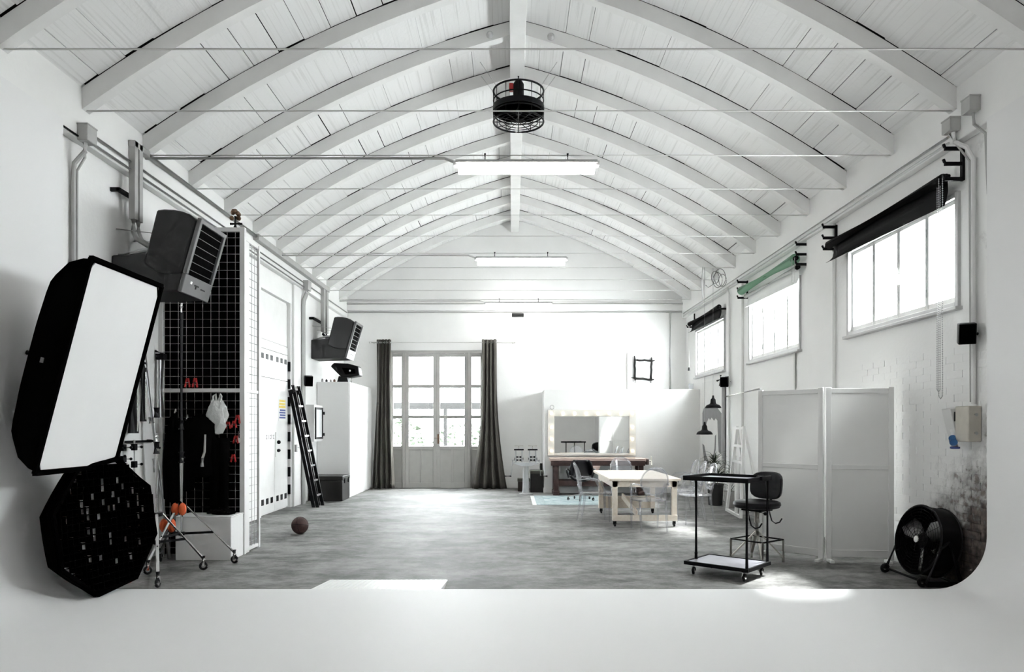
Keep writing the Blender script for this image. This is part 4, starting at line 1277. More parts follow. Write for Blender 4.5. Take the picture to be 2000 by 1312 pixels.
# ------------------------------------------------------------------ curtains
def curtain(label, xt0, xt1, xb0, xb1, folds, ph, sweep):
    root = thing('curtain', label, 'curtain', ((xt0 + xt1) / 2, 17.5, 0), group='long dark grey curtains at the glazed door')
    nu, nv = folds * 12, 26
    m = MB(); vs = []
    for j in range(nv + 1):
        t = j / nv; z = 3.66 - t * 3.645
        w = max(0, (t - 0.35) / 0.65) ** sweep
        a = xt0 + (xb0 - xt0) * w; b = xt1 + (xb1 - xt1) * w
        for i in range(nu + 1):
            u = i / nu
            amp = 0.055 * (1 + 0.5 * w)
            uu = u + 0.012 * math.sin(5 * t + 9 * u + ph)
            y = 17.55 + amp * math.sin(uu * folds * 2 * PI + ph) + 0.02 * math.sin(3 * u + 4 * t) - 0.06 * w
            vs.append((a + (b - a) * u + 0.012 * math.sin(uu * folds * 4 * PI), y, z + 0.006 * math.sin(u * 30)))
    fs = [(j * (nu + 1) + i, j * (nu + 1) + i + 1, (j + 1) * (nu + 1) + i + 1, (j + 1) * (nu + 1) + i) for j in range(nv) for i in range(nu)]
    m.add(vs, fs)
    m.build('cloth', 'curtain_cloth', root, solid=0.008)
    for i in range(folds * 2):
        u = (i + 0.5) / (folds * 2)
        MB().torus((xt0 + (xt1 - xt0) * u, 17.55, 3.585), 0.03, 0.006, (1, 0, 0), 14, 6).build('eyelet', 'steel', root)
curtain('dark grey curtain beside the white wardrobe', -3.32, -2.965, -3.40, -2.88, 4, 0.4, 1.2)
curtain('dark grey curtain flaring at the foot beside the rolling mills', -0.74, -0.37, -0.98, -0.12, 4, 2.0, 1.8)
root = thing('curtain_rod', 'thin curtain rod above the glazed door', 'curtain rod', (-1.8, 17.55, 3.585))
MB().cyl((-3.45, 17.55, 3.585), (0.05, 17.55, 3.585), 0.012, n=8).build('rod', 'rod_white', root)
for x in (-3.42, 0.02): MB().cyl((x, 17.55, 3.585), (x, YB, 3.585), 0.01, n=8).build('bracket', 'rod_white', root)
for x in (-3.47, 0.07): MB().sphere((x, 17.55, 3.585), 0.025, 10, 8).build('finial', 'rod_white', root)

# ------------------------------------------------------------------ right wall: paper rolls, brackets, chains
def roll_bracket(y, label, group='black roll brackets above the windows', arms=3):
    root = thing('roll_bracket', label, 'bracket', (XR, y, 3.85), group=group)
    MB().box(XR - 0.025, XR, y - 0.012, y + 0.03, 3.86, 4.19).build('plate', 'black_metal', root, bevel=0.003)
    for i in range(arms):
        z = 3.875 + i * 0.145
        m = MB().box(XR - 0.19, XR - 0.02, y - 0.008, y + 0.016, z - 0.018, z + 0.018)
        m.bar((XR - 0.185, y + 0.004, z + 0.01), (XR - 0.20, y + 0.004, z + 0.045), 0.022, 0.022)
        m.build('arm', 'black_metal', root, bevel=0.004)
def paper_roll(label, y0, y1, z, r, m_, drop, curl, group='background paper rolls above the windows', x=XR - 0.155, fringe=True):
    root = thing('paper_roll', label, 'paper roll', (x, (y0 + y1) / 2, z), group=group)
    MB().cyl((x, y0, z), (x, y1, z), r, n=24).build('roll', m_, root)
    MB().cyl((x, y0 - 0.09, z), (x, y1 + 0.09, z), 0.016, n=10).cyl((x, y0 - 0.05, z), (x, y0 - 0.01, z), 0.035, n=14).build('core', 'black_metal', root)
    if drop:
        n = 16; vs = []; fs = []
        for i in range(n + 1):
            t = i / n; y = y0 + 0.02 + (y1 - y0 - 0.04) * t
            dd = drop * (1 - 0.12 * t)
            pr = [(x + r, z), (x + r + 0.004, z - dd * 0.4), (x + r - 0.01, z - dd * 0.7), (x + r - 0.03 - curl * t, z - dd * 0.93), (x + r - 0.07 - curl * t, z - dd)]
            vs += [(a, y, b) for a, b in pr]
        k = 5
        fs = [(i * k + j, i * k + j + 1, (i + 1) * k + j + 1, (i + 1) * k + j) for i in range(n) for j in range(k - 1)]
        MB().add(vs, fs).build('sheet', m_, root, solid=0.004)
    return root
def bead_chain(label, x, y, z0, z1, gap, m_='frame_grey'):
    root = thing('bead_chain', label, 'chain', (x, y, z0), group='bead chains of the paper rolls')
    for s in (-1, 1):
        m = MB(); z = z0 + 0.02
        m.cyl((x, y + s * gap, z0 + 0.01), (x, y + s * gap, z1), 0.0025, n=5)
        while z < z1:
            m.add(*octa((x, y + s * gap, z), 0.0075)); z += 0.022
        m.build('strand', m_, root)
    MB().tube([(x, y - gap, z0 + 0.012), (x, y, z0 - 0.012), (x, y + gap, z0 + 0.012)], 0.005, 6).build('loop', m_, root)
def octa(c, r):
    c = Vector(c)
    d = [Vector(v) * r for v in ((1, 0, 0), (-1, 0, 0), (0, 1, 0), (0, -1, 0), (0, 0, 1), (0, 0, -1))]
    return [c + q for q in d], [(0, 2, 4), (2, 1, 4), (1, 3, 4), (3, 0, 4), (2, 0, 5), (1, 2, 5), (3, 1, 5), (0, 3, 5)]
roll_bracket(6.845, 'black three armed bracket at the cove end of the near black roll')
roll_bracket(9.52, 'black bracket at the far end of the near black roll')
paper_roll('big black paper roll above the nearest window', 6.92, 9.42, 3.90, 0.052, 'black_paper', 0.27, 0.03)
bead_chain('long double bead chain hanging beside the nearest window', XR - 0.20, 6.89, 1.79, 3.9, 0.03)
bead_chain('second bead chain hanging close behind the first one', XR - 0.16, 6.99, 1.86, 3.9, 0.025)
roll_bracket(10.42, 'black bracket at the near end of the green roll')
roll_bracket(13.12, 'black bracket at the far end of the green roll')
paper_roll('green paper roll above the middle window', 10.55, 13.02, 3.985, 0.075, 'green_paper', 0, 0)
paper_roll('white paper roll with hanging sheet in front of the middle window', 10.62, 12.95, 3.87, 0.035, 'white_paper', 0.24, 0.0, x=XR - 0.10)
bead_chain('short bead chain looped at the green roll', XR - 0.2, 10.50, 3.62, 3.98, 0.05, 'conduit_white')
roll_bracket(14.32, 'black bracket at the near end of the far black roll', arms=1)
roll_bracket(16.92, 'black bracket at the far end of the far black roll', arms=1)
paper_roll('black paper roll above the window nearest the gable', 14.42, 16.82, 3.93, 0.05, 'black_paper', 0.24, 0.02)
root = thing('pull_cord', 'white pull cord with black weight beside the far window', 'cord', (XR - 0.155, 16.87, 2.84))
MB().tube([(XR - 0.155, 16.87, 2.92), (XR - 0.155, 16.87, 3.93)], 0.008, 8).build('cord', 'conduit_white', root)
MB().lathe([(0.012, 0.08), (0.022, 0.06), (0.028, 0)], (XR - 0.155, 16.87, 2.84), n=12).build('weight', 'black_plastic', root)

# right wall conduits and boxes
wallbox('junction_box', 'grey junction box on the ledge beam above the cove end, window side', XR - 0.2, XR - 0.10, 6.45, 6.58, 4.36, 4.5)
wallbox('junction_box', 'grey junction box above the three armed roll bracket', XR - 0.2, XR - 0.10, 6.74, 6.88, 4.30, 4.43)
pipe('thick white downpipe from the ledge beam to the socket box', [(XR - 0.13, 6.8, 4.30), (XR - 0.13, 6.78, 4.2), (XR - 0.07, 6.7, 4.12), (XR - 0.035, 6.66, 4.0), (XR - 0.03, 6.66, 1.72)], 0.022, 'conduit_white')
pipe('thin grey cable beside the downpipe at the cove end', [(XR - 0.15, 6.84, 4.30), (XR - 0.1, 6.8, 4.18), (XR - 0.03, 6.72, 4.0), (XR - 0.025, 6.71, 1.74)], 0.01, 'conduit_grey')
pipe('grey cable from the upper junction box behind the cove edge', [(XR - 0.14, 6.5, 4.36), (XR - 0.13, 6.5, 4.25), (XR - 0.05, 6.46, 4.15), (XR - 0.04, 6.44, 3.6)], 0.014, 'conduit_grey')
pipe('white pipe along the ledge beam on the window side', [(XR - 0.115, 6.9, 4.3), (XR - 0.115, 17.6, 4.3)], 0.014, 'conduit_white')
pipe('thin pipe along the lower edge of the window side ledge beam', [(XR - 0.115, 6.9, 4.24), (XR - 0.115, 17.6, 4.24)], 0.01, 'conduit_white')
pipe('white downpipe above the small loudspeaker near the pendant lamps', [(XR - 0.11, 14.0, 4.24), (XR - 0.08, 14.0, 4.1), (XR - 0.075, 14.0, 0.0)], 0.018, 'conduit_white')
pipe('white vertical pipe under the middle window', [(XR - 0.02, 10.9, 0.0), (XR - 0.02, 10.9, 2.63)], 0.02, 'conduit_white')
root = thing('socket_box', 'beige socket box with blue plug on the brick wall at the cove end', 'socket', (XR - 0.08, 6.72, 1.38))
MB().box(XR - 0.13, XR - 0.008, 6.58, 6.78, 1.37, 1.70).build('box', 'beige_plastic', root, bevel=0.008)
m = MB().prism([(XR - 0.17, 1.68), (XR - 0.03, 1.70), (XR - 0.03, 1.39), (XR - 0.10, 1.39), (XR - 0.13, 1.5)], 'y', 6.79, 6.93)
m.build('cover', 'conduit_white', root, bevel=0.006)
MB().box(XR - 0.135, XR - 0.095, 6.775, 6.79, 1.56, 1.65).build('breaker', 'black_plastic', root, bevel=0.003)
m = MB().cyl((XR - 0.14, 6.80, 1.40), (XR - 0.18, 6.72, 1.36), 0.034, n=14)
m.build('plug', 'blue_plastic', root)
MB().cyl((XR - 0.125, 6.80, 1.32), (XR - 0.115, 6.83, 1.48), 0.035, 0.03, n=14).build('plug_body', 'white_metal', root)
MB().lathe([(0.03, 0), (0.042, 0.004), (0.042, 0.02)], (XR - 0.13, 6.78, 1.30), n=14).build('plug_ring', 'blue_print', root)
for z in (1.45, 1.62): MB().cyl((XR - 0.06, 6.585, z), (XR - 0.06, 6.572, z), 0.016, n=12).build('screw_cap', 'conduit_grey', root)

# ------------------------------------------------------------------ pendant lamps
def pendant(x, y, zb, label):
    root = thing('pendant_lamp', label, 'pendant lamp', (x, y, zb), group='black enamel pendant lamps')
    prof = [(0.15, 0.0), (0.146, 0.02), (0.12, 0.055), (0.065, 0.075), (0.05, 0.10), (0.045, 0.16), (0.02, 0.19), (0.015, 0.24)]
    MB().lathe(prof, (x, y, zb), n=28, caps=False).build('shade', 'black_metal', root, solid=0.004)
    MB().lathe([(0.143, 0.004), (0.115, 0.048), (0.06, 0.068)], (x, y, zb), n=28, caps=False).build('inner_shade', 'lamp_white_inside', root)
    MB().sphere((x, y, zb + 0.06), 0.035, 12, 8).build('bulb', 'white_metal', root)
    MB().cyl((x, y, zb + 0.23), (x, y, TIE_Z), 0.006, n=6).build('cord', 'frame_grey', root)
py_ = Y0R + 0.06 + STEP * 7
pendant(3.64, py_ - 0.03, 1.37, 'lower black pendant lamp, left one of the pair')
pendant(3.81, py_, 1.87, 'upper black pendant lamp in front of the grey painting')
root = thing('cable_coil', 'coiled grey cable hung near the ceiling above the far window', 'cable', (3.85, py_, 4.1))
rnd = random.Random(2)
for i in range(4):
    cx, cz, R = 3.84 + 0.05 * i, 4.42 - 0.05 * (i % 2), 0.09 + 0.02 * (i % 3)
    MB().tube([(cx + R * 0.8 * math.cos(t), py_ - 0.03 + 0.01 * i, cz - 0.08 + R * 1.3 * math.sin(t)) for t in [2 * PI * j / 20 for j in range(20)]], 0.006, 6, closed=True).build('loop', 'heater_trim', root)
MB().tube([(3.66, py_ - 0.02, 4.2), (3.71, py_ - 0.02, 4.15), (3.79, py_ - 0.02, 4.2), (3.84, py_ - 0.02, 4.3)], 0.006, 6).build('tail', 'heater_trim', root)
tag(MB().tube([(3.61, py_, 4.54), (3.60, py_, 4.3), (3.61, py_, 4.0), (3.62, py_, 3.9)], [0.012, 0.018, 0.016, 0.008], 8).build('cable_tie', 'frame_grey'), 'bundled grey cable tied along the cord of the lower pendant lamp', 'cable')

# ------------------------------------------------------------------ painting leaning on the right wall
root = thing('painting', 'tall canvas with abstract grey brushwork against the window side wall', 'painting', (XR - 0.09, 15.1, 0.75))
MB().box(XR - 0.09, XR - 0.055, 14.42, 15.95, 0.72, 2.50).build('canvas', 'canvas', root)
m = MB()
def blot(pts): m.prism([(14.42 + (1 - u) * 1.53, 0.72 + v * 1.78) for u, v in pts], 'x', XR - 0.0925, XR - 0.089)
blot([(0.02, 0.62), (0.10, 0.68), (0.35, 0.70), (0.62, 0.69), (0.80, 0.66), (0.97, 0.60), (0.99, 0.12), (0.84, 0.16), (0.80, 0.36), (0.78, 0.52), (0.70, 0.55), (0.62, 0.52), (0.50, 0.56), (0.42, 0.53), (0.36, 0.56), (0.25, 0.50), (0.16, 0.40), (0.03, 0.37)])
blot([(0.02, 0.24), (0.12, 0.22), (0.22, 0.10), (0.34, 0.04), (0.30, -0.0), (0.14, 0.0), (0.06, 0.14)])
blot([(0.66, 0.34), (0.72, 0.36), (0.70, 0.18), (0.60, 0.07), (0.58, 0.10), (0.64, 0.20)])
m.build('brushwork', 'paint_grey', root, smooth=False)
MB().box(XR - 0.105, XR - 0.05, 14.38, 14.42, 0.70, 2.52).build('dark_edge', 'frame_grey', root)
m = MB().box(XR - 0.13, XR - 0.05, 14.40, 14.46, 2.40, 2.46).cyl((XR - 0.2, 14.42, 2.44), (XR - 0.05, 14.44, 2.5), 0.02, n=8).cyl((XR - 0.14, 14.42, 2.34), (XR - 0.12, 14.42, 2.56), 0.02, n=8)
m.build('clamp', 'black_metal', root)
for y in (14.55, 15.75):
    MB().box(XR - 0.12, XR - 0.04, y, y + 0.06, 0.0, 0.72).build('support', 'white_wood', root)

# ------------------------------------------------------------------ twig framed picture, white board behind it
tag(MB().box(2.86, 3.70, YB - 0.05, YB, PZ, 3.36).box(2.90, 3.66, YB - 0.06, YB - 0.05, PZ + 0.04, 3.32).build('back_panel', 'white_wood', bevel=0.006), 'white panel standing on the partition behind the twig frame', 'panel')
root = thing('twig_frame', 'square picture in a black twig frame on the gable wall', 'picture', (3.22, YB - 0.1, 2.9))
tx0, tx1, tz0, tz1, ty = 3.04, 3.44, 2.70, 3.18, YB - 0.10
for (a, b) in (((tx0 - 0.03, tz1 - 0.01), (tx1 + 0.09, tz1 - 0.03)), ((tx0 - 0.09, tz0 + 0.03), (tx1 + 0.07, tz0 - 0.02)), ((tx0 + 0.0, tz0 - 0.09), (tx0 - 0.01, tz1 + 0.09)), ((tx1 - 0.01, tz0 - 0.09), (tx1 + 0.01, tz1 + 0.05))):
    a = Vector((a[0], ty, a[1])); b = Vector((b[0], ty - 0.005, b[1]))
    pts = [a.lerp(b, t) + Vector((0.006 * math.sin(t * 17), 0, 0.006 * math.sin(t * 13 + 1))) for t in [i / 8 for i in range(9)]]
    MB().tube(pts, [0.014, 0.024, 0.026, 0.024, 0.026, 0.025, 0.026, 0.022, 0.012], 8).build('twig', 'twig_black', root)
MB().box(tx0 + 0.02, tx1 - 0.02, ty + 0.005, ty + 0.02, tz0 + 0.02, tz1 - 0.02).box(tx0 + 0.1, tx1 - 0.1, ty + 0.02, ty + 0.04, tz0 + 0.1, tz1 - 0.1).build('picture', 'white_paper', root)
for i, (u, w) in enumerate(((0.13, 0.03), (0.36, 0.03), (0.62, 0.06))):
    xx = tx0 + 0.06 + u * 0.36
    MB().prism([(xx, tz0 + 0.06), (xx + w * 0.6, tz0 + 0.05), (xx + w, tz1 - 0.06), (xx + w * 0.3, tz1 - 0.05)], 'y', ty + 0.003, ty + 0.006).build('brush_stroke', 'frame_grey', root, smooth=False)
root = thing('cup', 'small pale glass on top of the partition', 'cup', (4.18, 16.62, PZ))
MB().lathe([(0.05, 0), (0.06, 0.14), (0.055, 0.14), (0.045, 0.01)], (4.15, 16.62, PZ), n=18).build('glass', 'ghost_plastic', root)

# ------------------------------------------------------------------ make-up mirror with bulbs
root = thing('makeup_mirror', 'wide white mirror ringed with lit bulbs above the workbench', 'mirror', (1.82, PY - 0.05, 0.84))
mx0, mx1, mz0, mz1, my = 0.82, 2.84, 0.86, 1.91, PY - 0.07
m = MB(); w = 0.15
m.box(mx0, mx0 + w, my, my + 0.07, mz0, mz1).box(mx1 - w, mx1, my, my + 0.07, mz0, mz1)
m.box(mx0 + w, mx1 - w, my, my + 0.07, mz1 - w, mz1).box(mx0 + w, mx1 - w, my, my + 0.07, mz0, mz0 + 0.05)
m.build('frame', 'mirror_frame', root, bevel=0.004)
MB().box(mx0 + w, mx1 - w, my + 0.03, my + 0.036, mz0 + 0.05, mz1 - w).build('mirror_glass', 'mirror_glass', root, smooth=False)
bl = [(mx0 + 0.085, z) for z in (0.97, 1.24, 1.51)] + [(mx1 - 0.085, z) for z in (0.97, 1.24, 1.51)] + [(mx0 + 0.085 + i * 0.264, 1.825) for i in range(8)]
for x, z in bl:
    b = MB().sphere((x, my - 0.05, z), 0.036, 12, 8).build('bulb', 'bulb_light', root)
    MB().cyl((x, my, z), (x, my - 0.03, z), 0.022, n=12).build('socket', 'white_metal', b)
tag(MB().torus((mx0 + 0.1, my + 0.03, mz1 + 0.06), 0.045, 0.01, (0, 1, 0), 16, 6).cyl((mx0 + 0.1, my + 0.03, mz1), (mx0 + 0.1, my + 0.03, mz1 + 0.02), 0.03, n=12).build('mirror_ring', 'frame_grey'), 'small grey ring on the corner of the bulb mirror', 'ring')

# ------------------------------------------------------------------ old workbench
root = thing('workbench', 'old dark wooden workbench with a vise under the bulb mirror', 'workbench', (1.9, 16.1, 0))
by0, by1 = 15.82, 16.40
MB().box(0.84, 2.96, by0, by1, 0.75, 0.82).build('top', 'bench_top', root, bevel=0.008)
MB().box(0.86, 2.94, by0 - 0.01, by0 + 0.05, 0.66, 0.77).build('apron', 'bench_wood', root, bevel=0.008)
for x in (0.98, 2.86):
    for y in (by0 + 0.09, by1 - 0.09):
        MB().box(x - 0.055, x + 0.055, y - 0.05, y + 0.05, 0.0, 0.75).build('leg', 'bench_wood', root, bevel=0.01)
    MB().box(x - 0.07, x + 0.07, by0 + 0.02, by1 - 0.02, 0.0, 0.10).build('foot', 'bench_wood', root, bevel=0.01)
MB().box(0.98, 2.86, by0 + 0.07, by0 + 0.12, 0.20, 0.33).build('stretcher', 'bench_wood', root, bevel=0.008)
MB().box(0.98, 2.86, by1 - 0.12, by1 - 0.07, 0.20, 0.33).build('stretcher', 'bench_wood', root, bevel=0.008)
m = MB().prism([(1.62, 0.66), (1.95, 0.66), (1.90, 0.56), (1.80, 0.50), (1.72, 0.53)], 'y', by0 - 0.08, by0 - 0.01)
m.build('vise_jaw', 'bench_top', root, bevel=0.01)
MB().cyl((2.96, 16.0, 0.76), (3.10, 16.0, 0.76), 0.022, n=10).cyl((3.10, 15.9, 0.66), (3.12, 16.06, 0.86), 0.014, n=8).build('vise_screw', 'dull_chrome', root)
MB().box(2.96, 3.03, 15.84, 16.2, 0.68, 0.81).build('tail_vise', 'bench_wood', root, bevel=0.01)
tag(MB().box(1.05, 2.75, 16.0, 16.06, 0.82, 0.835).box(1.05, 2.75, 15.98, 16.0, 0.82, 0.84).build('wooden_board', 'birch', bevel=0.003), 'thin pale board lying on the workbench below the mirror', 'board')
tag(MB().box(PX + 0.36, 2.75, 16.44, 16.47, 0.0, 0.66).build('white_backboard', 'glass_white', bevel=0.004), 'pale board leaning behind the workbench', 'board')

# ------------------------------------------------------------------ rolling mills on a pedestal
mxp, myp = 0.31, 16.15
root = thing('rolling_mill', 'pair of hand cranked rolling mills on a grey pedestal', 'rolling mill', (mxp, myp, 0))
MB().lathe([(0.16, 0), (0.16, 0.02), (0.09, 0.035), (0.075, 0.1), (0.06, 0.62), (0.075, 0.66)], (mxp, myp, 0), n=8).build('pedestal', 'mill_grey', root)
MB().prism([(mxp - 0.30, 0.72), (mxp + 0.30, 0.72), (mxp + 0.30, 0.69), (mxp + 0.08, 0.63), (mxp - 0.08, 0.63), (mxp - 0.30, 0.69)], 'y', myp - 0.08, myp + 0.08).build('table', 'mill_grey', root, bevel=0.006)
for s in (-1, 1):
    cx = mxp + s * 0.155
    for q in (-1, 1):
        MB().box(cx + q * 0.07 - 0.014, cx + q * 0.07 + 0.014, myp - 0.05, myp + 0.05, 0.72, 0.99).build('side_frame', 'mill_grey', root, bevel=0.004)
    MB().box(cx - 0.11, cx + 0.11, myp - 0.055, myp + 0.055, 0.99, 1.02).build('yoke', 'black_metal', root, bevel=0.005)
    for z in (0.77, 0.84):
        MB().cyl((cx - 0.06, myp, z), (cx + 0.06, myp, z), 0.032, n=16).build('roller', 'black_metal', root)
    MB().cyl((cx, myp, 1.02), (cx, myp, 1.09), 0.012, n=8).cyl((cx - 0.10, myp, 1.09), (cx + 0.10, myp, 1.09), 0.008, n=8).build('screw', 'dull_chrome', root)
    MB().cyl((cx - 0.10, myp, 0.80), (cx - 0.085, myp, 0.80), 0.05, n=18).cyl((cx + 0.085, myp, 0.80), (cx + 0.10, myp, 0.80), 0.05, n=18).build('gear', 'black_metal', root)
    hx = cx + s * 0.16
    MB().cyl((cx + s * 0.09, myp, 0.77), (hx, myp, 0.77), 0.016, n=8).cyl((hx - s * 0.02, myp, 0.77), (hx + s * 0.02, myp - 0.02, 0.42), 0.013, n=8).build('crank', 'mill_grey', root)
    MB().cyl((hx + s * 0.01, myp - 0.02, 0.41), (hx + s * 0.17, myp - 0.02, 0.41), 0.018, n=10).build('grip', 'black_plastic', root)
def chest(x0, x1, y0, y1, h, m1, label):
    root = thing('wooden_chest', label, 'box', ((x0 + x1) / 2, (y0 + y1) / 2, 0))
    MB().box(x0, x1, y0, y1, 0, h - 0.07).build('body', m1, root, bevel=0.008)
    MB().box(x0 - 0.01, x1 + 0.01, y0 - 0.01, y1 + 0.01, h - 0.07, h).build('lid', 'trunk_lid', root, bevel=0.008)
chest(0.43, 0.72, 16.62, 17.1, 0.50, 'trunk_black', 'tall black box behind the rolling mill pedestal')
chest(0.14, 0.41, 16.85, 17.15, 0.30, 'trunk_brown', 'low brown box behind the rolling mill pedestal')
tag(MB().box(0.66, 0.72, 16.9, 16.96, 0.50, 0.66).build('black_block', 'trunk_black', bevel=0.005), 'small black block standing on the tall black box', 'block')

# ------------------------------------------------------------------ rug
root = thing('rug', 'faded pale blue rug under the black office chair', 'rug', (1.35, 15.05, 0))
MB().box(0.48, 2.25, 13.9, 15.78, 0, 0.008).build('pile', 'rug_border', root)
MB().box(0.66, 2.07, 14.08, 15.6, 0.008, 0.011).build('field', 'rug_weave', root)
m = MB()
for i in range(90):
    y = 13.91 + i * 0.0207
    m.box(0.40, 0.48, y, y + 0.012, 0, 0.005)
m.build('fringe', 'canvas', root)['kind'] = 'stuff'

# ------------------------------------------------------------------ black office chair
ox, oy = 1.42, 14.75
root = thing('office_chair', 'black shell office chair at the workbench', 'chair', (ox, oy, 0.011), rz=math.radians(170))
def shell_chair():
    n = 16
    rings = []
    # seat pan and curved back as one cupped shell
    prof = [(0.20, 0.42, 0.18), (0.10, 0.40, 0.22), (-0.05, 0.395, 0.24), (-0.16, 0.43, 0.25), (-0.23, 0.52, 0.25), (-0.26, 0.64, 0.235), (-0.27, 0.76, 0.20), (-0.265, 0.81, 0.15)]
    vs = []; fs = []
    for (y, z, hw) in prof:
        for i in range(n + 1):
            u = -1 + 2 * i / n
            side = abs(u) ** 3
            yy = y + side * (0.16 if z > 0.5 else 0.02)
            zz = z + side * (0.10 if z < 0.5 else 0.0)
            vs.append((u * hw, yy, zz))
    k = n + 1
    fs = [(j * k + i, j * k + i + 1, (j + 1) * k + i + 1, (j + 1) * k + i) for j in range(len(prof) - 1) for i in range(n)]
    return MB().add(vs, fs)
shell_chair().build('shell', 'black_leather', root, local=True, solid=0.035)
for s in (-1, 1):
    MB().tube([(s * 0.24, -0.10, 0.60), (s * 0.28, 0.0, 0.63), (s * 0.28, 0.14, 0.61), (s * 0.23, 0.16, 0.47)], 0.024, 10).build('armrest', 'black_leather', root, local=True)
MB().cyl((0, 0, 0.12), (0, 0, 0.40), 0.025, n=12).build('post', 'chrome', root, local=True)
for i in range(5):
    a = 2 * PI * i / 5 + 0.3
    MB().bar((0.02 * math.cos(a), 0.02 * math.sin(a), 0.12), (0.27 * math.cos(a), 0.27 * math.sin(a), 0.075), 0.03, 0.025).build('leg', 'chrome', root, local=True, bevel=0.004)
    MB().torus((0.27 * math.cos(a), 0.27 * math.sin(a), 0.03), 0.02, 0.01, (-math.sin(a), math.cos(a), 0), 14, 6).cyl((0.27 * math.cos(a), 0.27 * math.sin(a), 0.03), (0.27 * math.cos(a), 0.27 * math.sin(a), 0.08), 0.01, n=8).build('caster', 'black_plastic', root, local=True)

# ------------------------------------------------------------------ birch work table on casters
root = thing('work_table', 'pale birch work table on casters among the clear chairs', 'table', (2.0, 11.8, 0))
tx0, tx1, ty0, ty1 = 1.47, 2.55, 10.80, 12.95
MB().box(tx0, tx1, ty0, ty1, 0.695, 0.73).build('tabletop', 'birch', root, bevel=0.004)
lx = (tx0 + 0.09, tx1 - 0.09); ly = (ty0 + 0.08, 12.55)
m = MB().box(lx[0] - 0.045, lx[1] + 0.045, ly[0] - 0.03, ly[0] + 0.0, 0.60, 0.695)
m.build('apron', 'birch', root, bevel=0.003)
MB().box(lx[0] - 0.045, lx[0] - 0.015, ly[0], ly[1], 0.60, 0.695).build('apron', 'birch', root, bevel=0.003)
MB().box(lx[1] + 0.015, lx[1] + 0.045, ly[0], ly[1], 0.60, 0.695).build('apron', 'birch', root, bevel=0.003)
MB().box(lx[0] - 0.045, lx[1] + 0.045, ly[1], ly[1] + 0.03, 0.60, 0.695).build('apron', 'birch', root, bevel=0.003)
for x in lx:
    for y in ly:
        MB().box(x - 0.04, x + 0.04, y - 0.03, y + 0.03, 0.09, 0.695).build('leg', 'birch', root, bevel=0.004)
        caster(root, x, y, 0.04, 0.2, 'black_plastic', 'black_metal')
MB().box(lx[0] - 0.04, lx[1] + 0.04, ly[0] - 0.055, ly[0] - 0.03, 0.09, 0.18).build('lower_rail', 'birch', root, bevel=0.003)
MB().box(lx[0] - 0.04, lx[1] + 0.04, ly[1] + 0.03, ly[1] + 0.055, 0.09, 0.30).build('lower_rail', 'birch', root, bevel=0.003)
MB().bar((1.95, 11.2, 0.16), (1.88, 12.2, 0.34), 0.03, 0.09).build('brace', 'birch', root, bevel=0.003)

# ------------------------------------------------------------------ clear ghost chairs
def make_ghost():
    root = thing('clear_chair', 'clear plastic armchair drawn up to the rug side of the birch table', 'chair', (0, 0, 0), group='clear plastic chairs around the table')
    # seat
    n = 24; rings = []
    for z, k in ((0.44, 0.97), (0.445, 1.0), (0.462, 1.0), (0.468, 0.97)):
        ring = []
        for i in range(n):
            t = 2 * PI * i / n
            ct, st = math.cos(t), math.sin(t)
            q = (abs(ct) ** 4 + abs(st) ** 4) ** -0.25
            w = 0.25 if st > 0 else 0.225
            ring.append((w * k * ct * q, 0.235 * k * st * q, z))
        rings.append(ring)
    MB().loft(rings).build('seat', 'ghost_plastic', root, local=True)
    # oval back, slightly reclined
    vs = []; fs = []
    nr, na = 5, 28
    def bp(u, v):
        z = 0.735 + 0.20 * v
        return (0.20 * u, -0.235 - 0.10 * (z - 0.46) / 0.47 + 0.03 * u * u, z)
    vs.append(bp(0, 0))
    for r in range(1, nr + 1):
        for a in range(na):
            t = 2 * PI * a / na
            vs.append(bp(r / nr * math.cos(t), r / nr * math.sin(t)))
    for a in range(na): fs.append((0, 1 + a, 1 + (a + 1) % na))
    for r in range(nr - 1):
        for a in range(na):
            fs.append((1 + r * na + a, 1 + (r + 1) * na + a, 1 + (r + 1) * na + (a + 1) % na, 1 + r * na + (a + 1) % na))
    MB().add(vs, fs).build('backrest', 'ghost_plastic', root, local=True, solid=0.014)
    MB().tube([Vector(bp(1.0 * math.cos(t), 1.0 * math.sin(t))) for t in [2 * PI * i / 32 for i in range(32)]], 0.014, 8, closed=True).build('back_rim', 'ghost_plastic', root, local=True)
    for s in (-1, 1):
        MB().bar((s * 0.10, -0.225, 0.455), (s * 0.12, -0.25, 0.58), 0.035, 0.018).build('back_support', 'ghost_plastic', root, local=True)
        MB().tube([(s * 0.20, -0.28, 0.68), (s * 0.25, -0.16, 0.69), (s * 0.265, 0.0, 0.675), (s * 0.255, 0.06, 0.64), (s * 0.235, 0.10, 0.55), (s * 0.225, 0.14, 0.46)], [0.014, 0.017, 0.018, 0.018, 0.016, 0.016], 8).build('armrest', 'ghost_plastic', root, local=True)
        MB().tube([(s * 0.205, 0.195, 0.45), (s * 0.205, 0.20, 0.30), (s * 0.20, 0.205, 0.0)], [0.024, 0.02, 0.012], 10).build('leg', 'ghost_plastic', root, local=True)
        MB().tube([(s * 0.19, -0.19, 0.45), (s * 0.19, -0.205, 0.30), (s * 0.19, -0.26, 0.0)], [0.024, 0.02, 0.012], 10).build('leg', 'ghost_plastic', root, local=True)
    return root
g0 = make_ghost()
g0.location = (1.33, 11.53, 0); g0.rotation_euler.z = -PI / 2 + 0.06
